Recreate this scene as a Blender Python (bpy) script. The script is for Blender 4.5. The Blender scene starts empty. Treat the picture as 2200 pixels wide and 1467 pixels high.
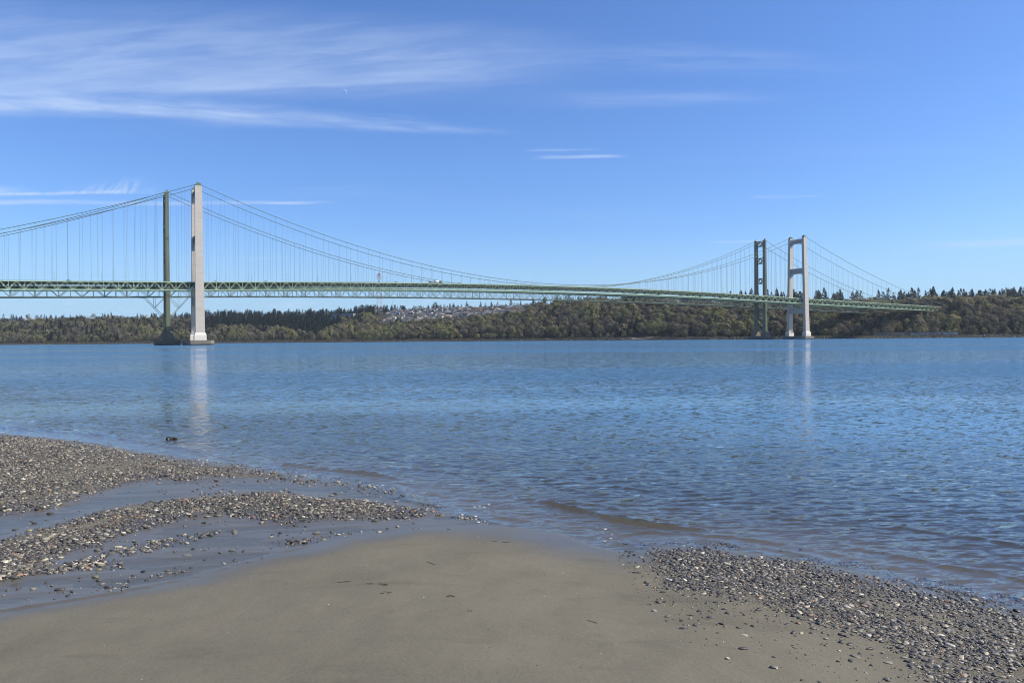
import bpy, math, random
import numpy as np
from mathutils import Matrix, Vector

random.seed(7)
rng = np.random.default_rng(7)
R = math.radians
SC = bpy.context.scene
COL = SC.collection

# ------------------------------------------------------------------ camera
F, HC, YC, ROLL = 1650.0, 2.6, -3.66, R(0.47)
CR, SR = math.cos(ROLL), math.sin(ROLL)
cd = bpy.data.cameras.new('camera')
cam = bpy.data.objects.new('camera', cd); COL.objects.link(cam); SC.camera = cam
cd.sensor_width = 36.0; cd.lens = F / 2200.0 * 36.0
cd.clip_start = 0.1; cd.clip_end = 60000.0
_r = Vector((CR, 0, -SR)); _u = Vector((SR, 0, CR)); _f = Vector((0, 1, 0))
_pt = math.atan(-YC / F)                                   # horizon sits a little above the centre
_f2 = _f * math.cos(_pt) - _u * math.sin(_pt); _u2 = _f * math.sin(_pt) + _u * math.cos(_pt)
_m = Matrix((_r, _u2, -_f2)).transposed().to_4x4(); _m.translation = Vector((0, 0, HC))
cam.matrix_world = _m

# ------------------------------------------------------------------ sun, sky, exposure
SUN_EL = R(43.0)
SUN_H = Vector((0.998, -0.06, 0)).normalized()
SUN_DIR = Vector((SUN_H.x * math.cos(SUN_EL), SUN_H.y * math.cos(SUN_EL), math.sin(SUN_EL)))
sl = bpy.data.lights.new('sun', 'SUN'); sl.energy = 5.0; sl.angle = R(0.53); sl.color = (1.0, 0.92, 0.77)
so = bpy.data.objects.new('sun', sl); COL.objects.link(so)
so.rotation_euler = (-SUN_DIR).to_track_quat('-Z', 'Y').to_euler()
SC.view_settings.view_transform = 'Standard'; SC.view_settings.look = 'None'
SC.view_settings.gamma = 1.0; SC.view_settings.use_curve_mapping = False
SC.view_settings.exposure = 0.66
SKY_STRENGTH = 0.070
SC.cycles.pixel_filter_type = 'BLACKMAN_HARRIS'; SC.cycles.filter_width = 1.0


class N:
    """A socket with arithmetic, for writing node maths."""
    def __init__(s, tree, sock): s.t, s.s = tree, sock
    def _op(s, op, *a, clamp=False):
        n = s.t.nodes.new('ShaderNodeMath'); n.operation = op; n.use_clamp = clamp
        for i, v in enumerate((s,) + a):
            if isinstance(v, N): s.t.links.new(v.s, n.inputs[i])
            else: n.inputs[i].default_value = v
        return N(s.t, n.outputs[0])
    def __add__(s, o): return s._op('ADD', o)
    def __radd__(s, o): return s._op('ADD', o)
    def __sub__(s, o): return s._op('SUBTRACT', o)
    def __rsub__(s, o): return (s * -1.0) + o
    def __mul__(s, o): return s._op('MULTIPLY', o)
    def __rmul__(s, o): return s._op('MULTIPLY', o)
    def __truediv__(s, o): return s._op('DIVIDE', o)
    def abs(s): return s._op('ABSOLUTE')
    def pow(s, e): return s._op('POWER', e)
    def max(s, o): return s._op('MAXIMUM', o)
    def min(s, o): return s._op('MINIMUM', o)
    def clamp(s): return s._op('ADD', 0.0, clamp=True)
    def smooth(s, a, b, lo=0.0, hi=1.0):
        n = s.t.nodes.new('ShaderNodeMapRange'); n.interpolation_type = 'SMOOTHSTEP'
        s.t.links.new(s.s, n.inputs[0])
        n.inputs[1].default_value = a; n.inputs[2].default_value = b
        n.inputs[3].default_value = lo; n.inputs[4].default_value = hi
        return N(s.t, n.outputs[0])


def xyz(tree, x, y, z=0.0):
    n = tree.nodes.new('ShaderNodeCombineXYZ')
    for i, v in enumerate((x, y, z)):
        if isinstance(v, N): tree.links.new(v.s, n.inputs[i])
        else: n.inputs[i].default_value = v
    return N(tree, n.outputs[0])


def noise(tree, vec, scale, detail=3.0, rough=0.5, dist=0.0, color=False):
    n = tree.nodes.new('ShaderNodeTexNoise')
    n.inputs['Scale'].default_value = scale; n.inputs['Detail'].default_value = detail
    n.inputs['Roughness'].default_value = rough; n.inputs['Distortion'].default_value = dist
    if vec is not None: tree.links.new(vec.s, n.inputs['Vector'])
    return N(tree, n.outputs['Color' if color else 'Fac'])


def mixc(tree, fac, a, b, mode='MIX'):
    n = tree.nodes.new('ShaderNodeMix'); n.data_type = 'RGBA'; n.blend_type = mode
    for i, v in ((0, fac), (6, a), (7, b)):
        if isinstance(v, N): tree.links.new(v.s, n.inputs[i])
        elif i == 0: n.inputs[i].default_value = v
        else: n.inputs[i].default_value = (*v, 1.0) if len(v) == 3 else v
    return N(tree, n.outputs[2])


def build_world():
    w = bpy.data.worlds.new('World'); SC.world = w; w.use_nodes = True
    t = w.node_tree; t.nodes.clear()
    out = t.nodes.new('ShaderNodeOutputWorld'); bg = t.nodes.new('ShaderNodeBackground')
    sky = t.nodes.new('ShaderNodeTexSky'); sky.sky_type = 'NISHITA'; sky.sun_disc = False
    sky.sun_elevation = SUN_EL; sky.sun_rotation = math.atan2(SUN_H.x, SUN_H.y)
    sky.altitude = 0.0; sky.air_density = 1.0; sky.dust_density = 0.4; sky.ozone_density = 2.2
    tc = t.nodes.new('ShaderNodeTexCoord')
    sep = t.nodes.new('ShaderNodeSeparateXYZ'); t.links.new(tc.outputs['Generated'], sep.inputs[0])
    X, Y, Z = (N(t, sep.outputs[i]) for i in range(3))
    base = mixc(t, 1.0, N(t, sky.outputs[0]), SKY_TINT, 'MULTIPLY')
    # pale band low over the horizon, all the way round
    hor = Z.max(0.0).smooth(0.0, 0.16, 1.0, 0.0)
    base = mixc(t, hor * 0.75, base, (3.7, 5.9, 8.1))
    Yp = Y.max(0.05)
    U, V = X / Yp, Z / Yp
    front = Y.smooth(0.25, 0.5)
    # thin overhead cirrus everywhere
    Zp = Z.max(0.03) + 0.06
    flat = xyz(t, X / Zp * 0.5, Y / Zp * 1.6, 0.0)
    veil = noise(t, flat, 1.1, 5.0, 0.55, 0.4).smooth(0.52, 0.85) * 0.10 * Z.smooth(0.03, 0.2)

    def streak(u0, v0, u1, v1, w0, w1, amt, bend=0.0, seed=0.0, sharp=False, fu=0.25, nscale=7.0, tilt=0.0, lo=0.32, hi=0.70, soft=0.35):
        """soft band from (u0, v0) to (u1, v1) in direction space, half width w0 -> w1"""
        k = (U - u0) / (u1 - u0)
        kc = k.clamp()
        mid = kc * (v1 - v0) + v0 + kc * (1.0 - kc) * bend
        wob = noise(t, xyz(t, U * 3.0 + seed, V * 2.0), 1.6, 3.0)
        d = (V - mid - (wob - 0.5) * 0.012) / (kc * (w1 - w0) + w0)
        if sharp:                                     # crisp lower edge, soft upper side
            prof = d.smooth(-1.0, -0.55) * d.smooth(-0.6, 1.6, 1.0, 0.0)
        else:
            prof = d.abs().smooth(0.05, 1.0, 1.0, 0.0)
        ends = k.smooth(0.0, fu) * k.smooth(1.0 - fu, 1.0, 1.0, 0.0) if u0 > -0.6 else k.smooth(1.0 - fu, 1.0, 1.0, 0.0)
        fib = noise(t, xyz(t, U * 1.0 + seed, V * 9.0 + U * tilt), nscale, 6.0, 0.58, 0.35).smooth(lo, hi, soft, 1.0)
        return prof * ends * fib * amt

    c = veil
    c = c + streak(-0.9, 0.375, 0.16, 0.365, 0.115, 0.045, 0.38, 0.015, 1.0, tilt=-0.6, soft=0.45)
    c = c + streak(-0.75, 0.335, 0.02, 0.349, 0.016, 0.009, 0.24, -0.02, 3.0, sharp=True, tilt=-0.5)
    c = c + streak(-0.9, 0.318, -0.16, 0.288, 0.020, 0.012, 0.56, 0.004, 5.0, fu=0.55, tilt=0.5, soft=0.2)
    c = c + streak(-0.48, 0.296, 0.05, 0.266, 0.020, 0.004, 0.30, 0.006, 6.0, fu=0.3, tilt=0.7, soft=0.1)
    c = c + streak(-0.62, 0.318, -0.02, 0.276, 0.026, 0.008, 0.26, 0.004, 21.0, fu=0.3, tilt=0.8, soft=0.0, nscale=9.0)
    c = c + streak(-0.9, 0.345, 0.1, 0.330, 0.05, 0.03, 0.16, 0.0, 22.0, tilt=-0.3, soft=0.1, nscale=5.0)
    c = c + streak(-0.05, 0.375, 0.55, 0.345, 0.040, 0.016, 0.17, 0.008, 8.0, fu=0.45, soft=0.1)
    c = c + streak(-0.02, 0.310, 0.40, 0.312, 0.018, 0.012, 0.20, 0.004, 8.5, fu=0.45)
    c = c + streak(0.02, 0.2362, 0.16, 0.2372, 0.0042, 0.003, 0.50, 0.0, 9.0)
    c = c + streak(0.005, 0.2450, 0.13, 0.2462, 0.003, 0.002, 0.28, 0.0, 10.0)
    c = c + streak(-0.9, 0.1880, -0.21, 0.1805, 0.0065, 0.003, 0.62, -0.004, 11.0, fu=0.12)
    c = c + streak(0.5, 0.1205, 0.9, 0.1235, 0.006, 0.012, 0.40, 0.0, 12.0)
    c = c + streak(0.25, 0.1268, 0.33, 0.1262, 0.0028, 0.0022, 0.42, 0.0, 13.0)
    c = c + streak(0.30, 0.183, 0.42, 0.1845, 0.003, 0.002, 0.22, 0.0, 14.0)
    c = c + streak(-0.36, 0.1075, -0.28, 0.1080, 0.004, 0.003, 0.25, 0.0, 15.0)
    # mares' tails hooking up from a streak on the left
    tail = noise(t, xyz(t, (U - V * 0.8) * 2.4, V * 0.7 + U * 0.2), 24.0, 6.0, 0.72, 1.8).smooth(0.36, 0.70)
    k = U.smooth(-0.70, -0.66) * U.smooth(-0.50, -0.445, 1.0, 0.0)
    top = U.smooth(-0.64, -0.455, 0.196, 0.222)
    h = (V - 0.194) / (top - 0.192)
    c = c + tail * k * h.smooth(-0.05, 0.03) * h.smooth(0.0, 1.05, 1.0, 0.0) * 0.55
    c = c + streak(-0.72, 0.1935, -0.47, 0.1975, 0.004, 0.003, 0.5, -0.003, 18.0)
    c = c + streak(-0.9, 0.2030, -0.60, 0.1990, 0.022, 0.006, 0.55, 0.0, 17.0, fu=0.3)
    # low puffs over the far hills
    puffs = noise(t, xyz(t, U * 3.0, V * 14.0), 5.0, 5.0, 0.6).smooth(0.50, 0.70) * V.smooth(0.030, 0.040) * V.smooth(0.050, 0.062, 1.0, 0.0)
    c = c * front + puffs * 0.30 * front
    col = mixc(t, c.clamp(), base, CLOUD)
    t.links.new(col.s, bg.inputs[0]); bg.inputs[1].default_value = SKY_STRENGTH
    t.links.new(bg.outputs[0], out.inputs[0])


SKY_TINT = (0.78, 1.06, 1.55)
CLOUD = (5.6, 6.9, 9.3)
build_world()


# ------------------------------------------------------------------ tools
def project(P):
    P = np.asarray(P, float)
    x = P[..., 0] / P[..., 1] * F; y = -(P[..., 2] - HC) / P[..., 1] * F + YC
    return 1100 + CR * x + SR * y, 733.5 - SR * x + CR * y


def unroll(px, py):
    x, y = np.asarray(px, float) - 1100, np.asarray(py, float) - 733.5
    return (CR * x - SR * y) / F, -(SR * x + CR * y - YC) / F       # right and up per metre of depth


def on_water(px, py, z=0.0):
    a, b = unroll(px, py)
    D = (z - HC) / b
    return np.stack([a * D, D], -1)


def at(px, py, D):
    a, b = unroll(px, py)
    return Vector((float(a * D), float(D), float(HC + b * D)))


def horizon(px): return 733.5 + YC - math.tan(ROLL) * (np.asarray(px, float) - 1100)


def tag(o, label=None, cat=None, group=None, kind=None):
    for k, v in (('label', label), ('category', cat), ('group', group), ('kind', kind)):
        if v: o[k] = v
    return o


def empty(name, loc=(0, 0, 0), rz=0.0, parent=None):
    o = bpy.data.objects.new(name, None); COL.objects.link(o)
    o.location = loc; o.rotation_euler = (0, 0, rz); o.parent = parent; o.empty_display_size = 0.5
    return o


def link(name, mesh, parent=None, loc=None, rot=None, scale=None):
    o = bpy.data.objects.new(name, mesh); COL.objects.link(o); o.parent = parent
    if loc is not None: o.location = loc
    if rot is not None: o.rotation_euler = rot
    if scale is not None: o.scale = scale
    return o


def np_mesh(name, V, faces, mat=None, smooth=False, col=None, attrs=None):
    """mesh from arrays; faces (n,3) or (n,4); col per vertex"""
    me = bpy.data.meshes.new(name)
    V = np.ascontiguousarray(V, np.float32); faces = np.ascontiguousarray(faces, np.int32)
    n, k = faces.shape
    me.vertices.add(len(V)); me.vertices.foreach_set('co', V.ravel())
    me.loops.add(n * k); me.loops.foreach_set('vertex_index', faces.ravel())
    me.polygons.add(n); me.polygons.foreach_set('loop_start', np.arange(0, n * k, k, dtype=np.int32))
    me.polygons.foreach_set('loop_total', np.full(n, k, np.int32))
    me.polygons.foreach_set('use_smooth', np.full(n, smooth, bool))
    if col is not None:
        a = me.attributes.new('col', 'FLOAT_COLOR', 'POINT')
        a.data.foreach_set('color', np.concatenate([col, np.ones((len(col), 1))], 1).astype(np.float32).ravel())
    for nm, val in (attrs or {}).items():
        a = me.attributes.new(nm, 'FLOAT', 'POINT'); a.data.foreach_set('value', np.asarray(val, np.float32))
    if mat: me.materials.append(mat)
    me.update(); me.validate()
    return me


class MB:
    """Collects bars, boxes, rings; build() makes ONE mesh object."""
    def __init__(s): s.v, s.f = [], []
    def quads(s, pts, faces):
        b = len(s.v); s.v += [tuple(p) for p in pts]; s.f += [tuple(i + b for i in q) for q in faces]
    def hexa(s, a, b):                                   # a, b: lower and upper ring of four
        s.quads(list(a) + list(b), [(3, 2, 1, 0), (4, 5, 6, 7)] + [(i, (i + 1) % 4, (i + 1) % 4 + 4, i + 4) for i in range(4)])
        return s
    def box(s, x0, x1, y0, y1, z0, z1):
        return s.hexa([(x0, y0, z0), (x1, y0, z0), (x1, y1, z0), (x0, y1, z0)], [(x0, y0, z1), (x1, y0, z1), (x1, y1, z1), (x0, y1, z1)])
    def bar(s, p, q, w, h, up=(0, 0, 1)):
        p, q = Vector(p), Vector(q); d = (q - p).normalized(); up = Vector(up)
        if abs(d.dot(up)) > 0.98: up = Vector((1, 0, 0))
        r = d.cross(up).normalized(); u = r.cross(d).normalized()
        c = [(-w / 2, -h / 2), (w / 2, -h / 2), (w / 2, h / 2), (-w / 2, h / 2)]
        return s.hexa([p + r * a + u * b for a, b in c], [q + r * a + u * b for a, b in c])
    def tube(s, p, q, r0, r1=None, n=6, caps=True):
        p, q = Vector(p), Vector(q); r1 = r0 if r1 is None else r1; d = (q - p).normalized()
        a = d.orthogonal().normalized(); b = d.cross(a)
        P = [p + (a * math.cos(2 * math.pi * i / n) + b * math.sin(2 * math.pi * i / n)) * r0 for i in range(n)]
        P += [q + (a * math.cos(2 * math.pi * i / n) + b * math.sin(2 * math.pi * i / n)) * r1 for i in range(n)]
        s.quads(P, [(i, (i + 1) % n, (i + 1) % n + n, i + n) for i in range(n)] + ([tuple(range(n))[::-1], tuple(range(n, 2 * n))] if caps else []))
        return s
    def sweep(s, pts, r, n=6):
        """closed tube along a polyline"""
        pts = [Vector(p) for p in pts]; b = len(s.v)
        for i, p in enumerate(pts):
            d = (pts[min(i + 1, len(pts) - 1)] - pts[max(i - 1, 0)]).normalized()
            a = d.cross(Vector((0, 0, 1)))
            a = a.normalized() if a.length > 1e-4 else Vector((1, 0, 0)); c = a.cross(d)
            rr = r[i] if hasattr(r, '__len__') else r
            s.v += [tuple(p + (a * math.cos(2 * math.pi * k / n) + c * math.sin(2 * math.pi * k / n)) * rr) for k in range(n)]
        for i in range(len(pts) - 1):
            s.f += [(b + i * n + k, b + i * n + (k + 1) % n, b + (i + 1) * n + (k + 1) % n, b + (i + 1) * n + k) for k in range(n)]
        s.f += [tuple(range(b, b + n))[::-1], tuple(range(b + (len(pts) - 1) * n, b + len(pts) * n))]
        return s
    def strip(s, sec):
        """sec: list of 4-point rings swept into a closed box beam"""
        b = len(s.v)
        for q in sec: s.v += [tuple(p) for p in q]
        for i in range(len(sec) - 1):
            s.f += [(b + 4 * i + k, b + 4 * i + (k + 1) % 4, b + 4 * i + 4 + (k + 1) % 4, b + 4 * i + 4 + k) for k in range(4)]
        s.f += [(b + 3, b + 2, b + 1, b), tuple(b + 4 * (len(sec) - 1) + k for k in range(4))]
        return s
    def mesh(s, name, mat, smooth=False):
        me = bpy.data.meshes.new(name); me.from_pydata(s.v, [], s.f); me.materials.append(mat)
        if smooth: me.polygons.foreach_set('use_smooth', [True] * len(me.polygons))
        me.update(); return me
    def build(s, name, mat, parent=None, smooth=False, loc=None):
        return link(name, s.mesh(name, mat, smooth), parent, loc)


def material(name, color, rough=0.8, var=0.0, scale=1.0, bump=0.0, bscale=8.0, metal=0.0, streak=None, attr=None, spec=0.3, rand=0.0):
    m = bpy.data.materials.new(name); m.use_nodes = True; t = m.node_tree
    b = t.nodes['Principled BSDF']; b.inputs['Roughness'].default_value = rough; b.inputs['Metallic'].default_value = metal
    b.inputs['Specular IOR Level'].default_value = spec
    tc = t.nodes.new('ShaderNodeTexCoord'); P = N(t, tc.outputs['Object'])
    if attr:
        a = t.nodes.new('ShaderNodeAttribute'); a.attribute_name = attr; c = N(t, a.outputs['Color'])
    else:
        c = mixc(t, 0.0, color, color)
    if rand:
        oi = t.nodes.new('ShaderNodeObjectInfo'); rr = N(t, oi.outputs['Random'])
        c = mixc(t, 1.0, c, xyz(t, rr * rand + (1 - rand / 2), rr * rand + (1 - rand / 2), rr * rand + (1 - rand / 2)), 'MULTIPLY')
    if var:
        q = P
        if streak:
            mp = t.nodes.new('ShaderNodeMapping'); t.links.new(P.s, mp.inputs[0]); mp.inputs['Scale'].default_value = streak; q = N(t, mp.outputs[0])
        v = noise(t, q, scale, 5.0, 0.6) * (2 * var) + (1 - var)
        c = mixc(t, 1.0, c, xyz(t, v, v, v), 'MULTIPLY')
    t.links.new(c.s, b.inputs['Base Color'])
    if bump:
        bn = t.nodes.new('ShaderNodeBump'); bn.inputs['Strength'].default_value = bump; bn.inputs['Distance'].default_value = 0.02
        t.links.new(noise(t, P, bscale, 4.0).s, bn.inputs['Height']); t.links.new(bn.outputs[0], b.inputs['Normal'])
    return m


def inside(px, py, poly):
    x, y = np.asarray(px), np.asarray(py); r = np.zeros(x.shape, bool); n = len(poly)
    for i in range(n):
        (x0, y0), (x1, y1) = poly[i], poly[(i + 1) % n]
        if y0 == y1: continue
        c = (y0 > y) != (y1 > y)
        r ^= c & (x < (x1 - x0) * (y - y0) / (y1 - y0) + x0)
    return r


def dist_poly(x, y, pts, closed=False):
    pts = np.asarray(pts, float); d = np.full(np.shape(x), 1e9)
    seg = list(zip(pts[:-1], pts[1:])) + ([(pts[-1], pts[0])] if closed else [])
    for a, b in seg:
        ab = b - a; L = max(ab @ ab, 1e-12)
        t = np.clip(((x - a[0]) * ab[0] + (y - a[1]) * ab[1]) / L, 0, 1)
        d = np.minimum(d, np.hypot(x - a[0] - t * ab[0], y - a[1] - t * ab[1]))
    return d


def sstep(x, a, b):
    t = np.clip((x - a) / (b - a), 0, 1); return t * t * (3 - 2 * t)


def vnoise(x, y, seed=0, octaves=4, gain=0.5):
    """value noise, 0..1"""
    out = 0.0; amp = 1.0; tot = 0.0
    for o in range(octaves):
        f = 2.0 ** o; X, Y = x * f + 17.3 * o, y * f + 9.1 * o
        xi, yi = np.floor(X).astype(np.int64), np.floor(Y).astype(np.int64); fx, fy = X - xi, Y - yi
        def h(a, b):
            n = (a * 374761393 + b * 668265263 + (seed + o) * 974711) & 0xffffffff
            n = ((n ^ (n >> 13)) * 1274126177) & 0xffffffff
            return ((n ^ (n >> 16)) & 0xffff) / 65535.0
        u, v = fx * fx * (3 - 2 * fx), fy * fy * (3 - 2 * fy)
        out = out + amp * ((h(xi, yi) * (1 - u) + h(xi + 1, yi) * u) * (1 - v) + (h(xi, yi + 1) * (1 - u) + h(xi + 1, yi + 1) * u) * v)
        tot += amp; amp *= gain
    return out / tot


# ------------------------------------------------------------------ the beach: shapes of its bars, streams and mound
sea_px = [(-200, 915), (0, 931), (100, 940), (200, 951), (300, 968), (400, 984), (500, 996), (560, 1004), (640, 1022), (720, 1034), (800, 1046),
          (850, 1060), (900, 1080), (950, 1097), (985, 1109), (1020, 1121), (1050, 1128), (1120, 1134), (1200, 1146), (1290, 1178), (1350, 1189),
          (1420, 1174), (1525, 1178), (1600, 1186), (1682, 1196), (1791, 1218), (1873, 1237), (1955, 1262), (2064, 1281), (2200, 1314)]
SEA = np.concatenate([[(-400, 300), (-60, 51)], on_water(*np.array(sea_px).T), [(60, -48), (300, -250)]])
LANDPOLY = np.concatenate([SEA, [(300, -500), (-400, -500)]])
S1 = on_water(*np.array([(-400, 1205), (0, 1112), (97, 1098), (183, 1076), (258, 1051), (343, 1036), (430, 1033), (550, 1031), (700, 1041), (850, 1052),
                         (880, 1078), (827, 1081), (777, 1073), (676, 1065), (626, 1058), (550, 1057), (395, 1068), (286, 1085), (209, 1100), (115, 1128), (0, 1158), (-400, 1262)]).T)
S2 = on_water(*np.array([(-500, 1380), (0, 1258), (52, 1242), (115, 1219), (143, 1196), (200, 1179), (286, 1147), (372, 1127), (487, 1116), (550, 1126), (626, 1127),
                         (777, 1122), (903, 1117), (965, 1110), (1030, 1120), (1000, 1131), (900, 1137), (750, 1153), (600, 1192), (400, 1247), (250, 1277), (0, 1318), (-500, 1440)]).T)
mound_px = [(-900, 1560), (-500, 1442), (0, 1318), (250, 1277), (400, 1247), (600, 1192), (750, 1153), (900, 1137), (1000, 1131)] + sea_px[16:]
MOUND = np.concatenate([[(-14, -80), (-11, 0)], on_water(*np.array(mound_px).T), [(60, -48), (60, -80)]])


DENTS = [(on_water(px, py, 0.40), dep, rad) for px, py, dep, rad in
         [(815, 1258, 0.016, 0.075), (832, 1273, 0.014, 0.05), (968, 1283, 0.015, 0.085), (760, 1250, 0.010, 0.08), (1265, 1338, 0.012, 0.07), (690, 1257, 0.010, 0.07), (1010, 1235, 0.008, 0.10), (880, 1340, 0.009, 0.06), (640, 1330, 0.008, 0.07)]]


def ground_h(x, y):
    land = inside(x, y, LANDPOLY)
    ds = dist_poly(x, y, SEA) * np.where(land, 1, -1)
    z = np.where(ds > 0, 0.075 * (1 - np.exp(-np.maximum(ds, 0) / 1.0)), np.maximum(ds * 0.055, -0.4 + (ds + 7.0) * 0.02).clip(-6, 0) * 1.0)
    z = np.where(ds < 0, np.maximum(-0.75 * (1 - np.exp(ds / 6.0)) + np.minimum(ds + 8, 0) * 0.03, -6.0), z)
    for S in (S1, S2):
        dS = dist_poly(x, y, S, True) * np.where(inside(x, y, S), -1, 1)
        z = z * sstep(dS, -0.25, 0.55) + np.where(ds > -0.3, 0.006, 0) * (1 - sstep(dS, -0.25, 0.55))
    dl, dr = dist_poly(x, y, MOUND[2:11]), dist_poly(x, y, MOUND[10:-2])       # a smooth crown, no crease along the middle
    dm = np.where(inside(x, y, MOUND), np.maximum(-np.log(np.exp(-1.1 * dl) + np.exp(-1.1 * dr)) / 1.1, np.minimum(dl, dr) * 0.45), 0)
    zm = 0.06 * dm + 0.0105 * dm * dm
    zm = 1.12 * (1 - np.exp(-zm / 1.12 * (1 + 0.35 * zm)))
    z = np.where(dm > 0, 0.012 + zm, z)
    for (a, b), dep, rad in DENTS:
        q = ((x - a) ** 2 + ((y - b) * 1.5) ** 2) / rad ** 2
        z = z - dep * (np.exp(-q) - 0.55 * np.exp(-(np.sqrt(q) - 1.35) ** 2 * 5.0))
    far = np.clip(1 - np.hypot(x, y) / 60, 0, 1)
    rough = (vnoise(x * 1.1, y * 1.1, 3, 3) - 0.5) * 0.035 * sstep(np.abs(ds), 0.0, 1.5) * np.where(ds > 0, 1, 1.6)
    inst = np.zeros(np.shape(x), bool)
    for S in (S1, S2): inst |= inside(x, y, S)
    rough = rough + (vnoise(x * 3.1, y * 3.1, 8, 3) - 0.5) * 0.022 * (dm > 0) + (vnoise(x * 9.0 - y * 2, y * 12.0, 9, 2) - 0.5) * 0.005 * (dm > 0)
    streaks = (vnoise(x * 1.4 + y * 0.6, y * 5.5 - x * 1.2, 5, 3) - 0.5) * 0.036 + (vnoise(x * 0.7 + y * 0.3, y * 1.8 - x * 0.4, 6, 2) - 0.5) * 0.020
    z = z + np.where(inst, streaks, rough * np.where(dm > 0, sstep(dm, 0, 1.5), 1)) * far
    return z


STREAM_Z = 0.0078

# pebble cover, in the photo's plane (0..1 density), looked up for a ground point
A_px = [(-500, 880), (-200, 917), (0, 932), (100, 941), (200, 952), (300, 969), (400, 986), (500, 998), (560, 1006), (640, 1024), (700, 1032), (765, 1040), (640, 1037), (550, 1030),
        (430, 1031), (343, 1033), (275, 1040), (258, 1049), (183, 1074), (97, 1096), (0, 1110), (-500, 1230)]
B_px = [(-300, 1230), (0, 1156), (115, 1127), (209, 1099), (286, 1084), (395, 1067), (550, 1056), (626, 1058), (676, 1065), (739, 1066), (777, 1073), (827, 1081), (903, 1091), (953, 1099),
        (960, 1107), (903, 1114), (777, 1120), (626, 1125), (550, 1125), (487, 1108), (372, 1123), (286, 1144), (200, 1176), (143, 1193), (115, 1216), (52, 1241), (0, 1257), (-300, 1330)]
D_px = [(1392, 1186), (1410, 1176), (1440, 1173), (1525, 1177), (1600, 1185), (1682, 1195), (1791, 1217), (1873, 1236), (1955, 1261), (2064, 1280), (2200, 1313), (2600, 1420), (2600, 1700),
        (2150, 1560), (1982, 1467), (1927, 1416), (1873, 1384), (1764, 1351), (1663, 1318), (1600, 1293), (1487, 1282), (1425, 1267), (1400, 1225), (1385, 1205)]
M1_px = [(90, 1226), (160, 1204), (230, 1183), (300, 1166), (380, 1150), (450, 1141), (520, 1136), (520, 1146), (440, 1160), (330, 1184), (255, 1206), (170, 1226), (100, 1240)]
M2_px = [(570, 1165), (650, 1147), (740, 1140), (745, 1150), (660, 1170), (600, 1182)]
M3_px = [(-60, 1250), (0, 1232), (60, 1222), (100, 1216), (120, 1228), (60, 1240), (-60, 1262)]


def pebble_density(x, y, z):
    px, py = project(np.stack([x, y, z], -1))
    g = vnoise(x * 0.9, y * 0.9, 11, 3); g2 = vnoise(x * 2.6, y * 2.6, 12, 2)
    d = np.zeros(np.shape(x))
    def soft(poly, w):
        dd = dist_poly(px, py * 2.0, np.array(poly) * (1, 2.0), True) * np.where(inside(px, py, poly), 1, -1)
        return sstep(dd + (g2 - 0.5) * w, -w * 0.25, w * 0.9)
    a = soft(A_px, 22) * (0.45 + 0.65 * sstep(g, 0.30, 0.52))
    bare = np.exp(-(((px - 200) / 75) ** 2 + ((py - 1003) / 9) ** 2))           # bare sand lens in the upper bar
    d = np.maximum(d, a * (1 - 0.85 * bare))
    b = soft(B_px, 22) * (0.55 + 0.55 * sstep(g, 0.28, 0.5))
    bare2 = np.exp(-(((px - 190) / 80) ** 2 + ((py - 1128 + (px - 190) * 0.22) / 9) ** 2))
    d = np.maximum(d, b * (1 - 0.8 * bare2))
    c = soft(D_px, 40) * (0.35 + 0.65 * sstep(g, 0.25, 0.5))
    edge = dist_poly(px, py, [(1340, 1180)] + D_px[-11:][::-1] if False else [(2150, 1560), (1982, 1467), (1927, 1416), (1873, 1384), (1764, 1351), (1663, 1318), (1600, 1293), (1487, 1282), (1425, 1267), (1387, 1225), (1300, 1205)])
    stray = np.exp(-edge / 45.0) * 0.13 * (px > 1330)
    d = np.maximum(d, np.maximum(c * (0.55 + 0.45 * sstep(edge, 5, 60)), stray))
    for M, k in ((M1_px, 0.75), (M2_px, 0.5), (M3_px, 0.7)): d = np.maximum(d, soft(M, 14) * k * sstep(g2, 0.3, 0.6))
    inS2 = inside(x, y, S2) | inside(x, y, S1)
    d = np.maximum(d, np.where(inS2, 0.012 + 0.10 * sstep(g2, 0.55, 0.75), 0))
    d = np.maximum(d, np.where(inside(px, py, [(300, 985), (560, 1000), (860, 1046), (1000, 1095), (1060, 1128), (960, 1112), (840, 1060), (700, 1045), (420, 1034)]), 0.30 * sstep(g2, 0.35, 0.6), 0))
    # submerged stones just off the right-hand shingle
    d = np.maximum(d, np.where(inside(px, py, [(1400, 1165), (1600, 1168), (1800, 1200), (2000, 1245), (2200, 1285), (2500, 1370), (2500, 1400), (2200, 1315), (1955, 1262), (1600, 1186), (1420, 1174)]), 0.35 * sstep(g2, 0.35, 0.6), 0))
    return d


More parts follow.
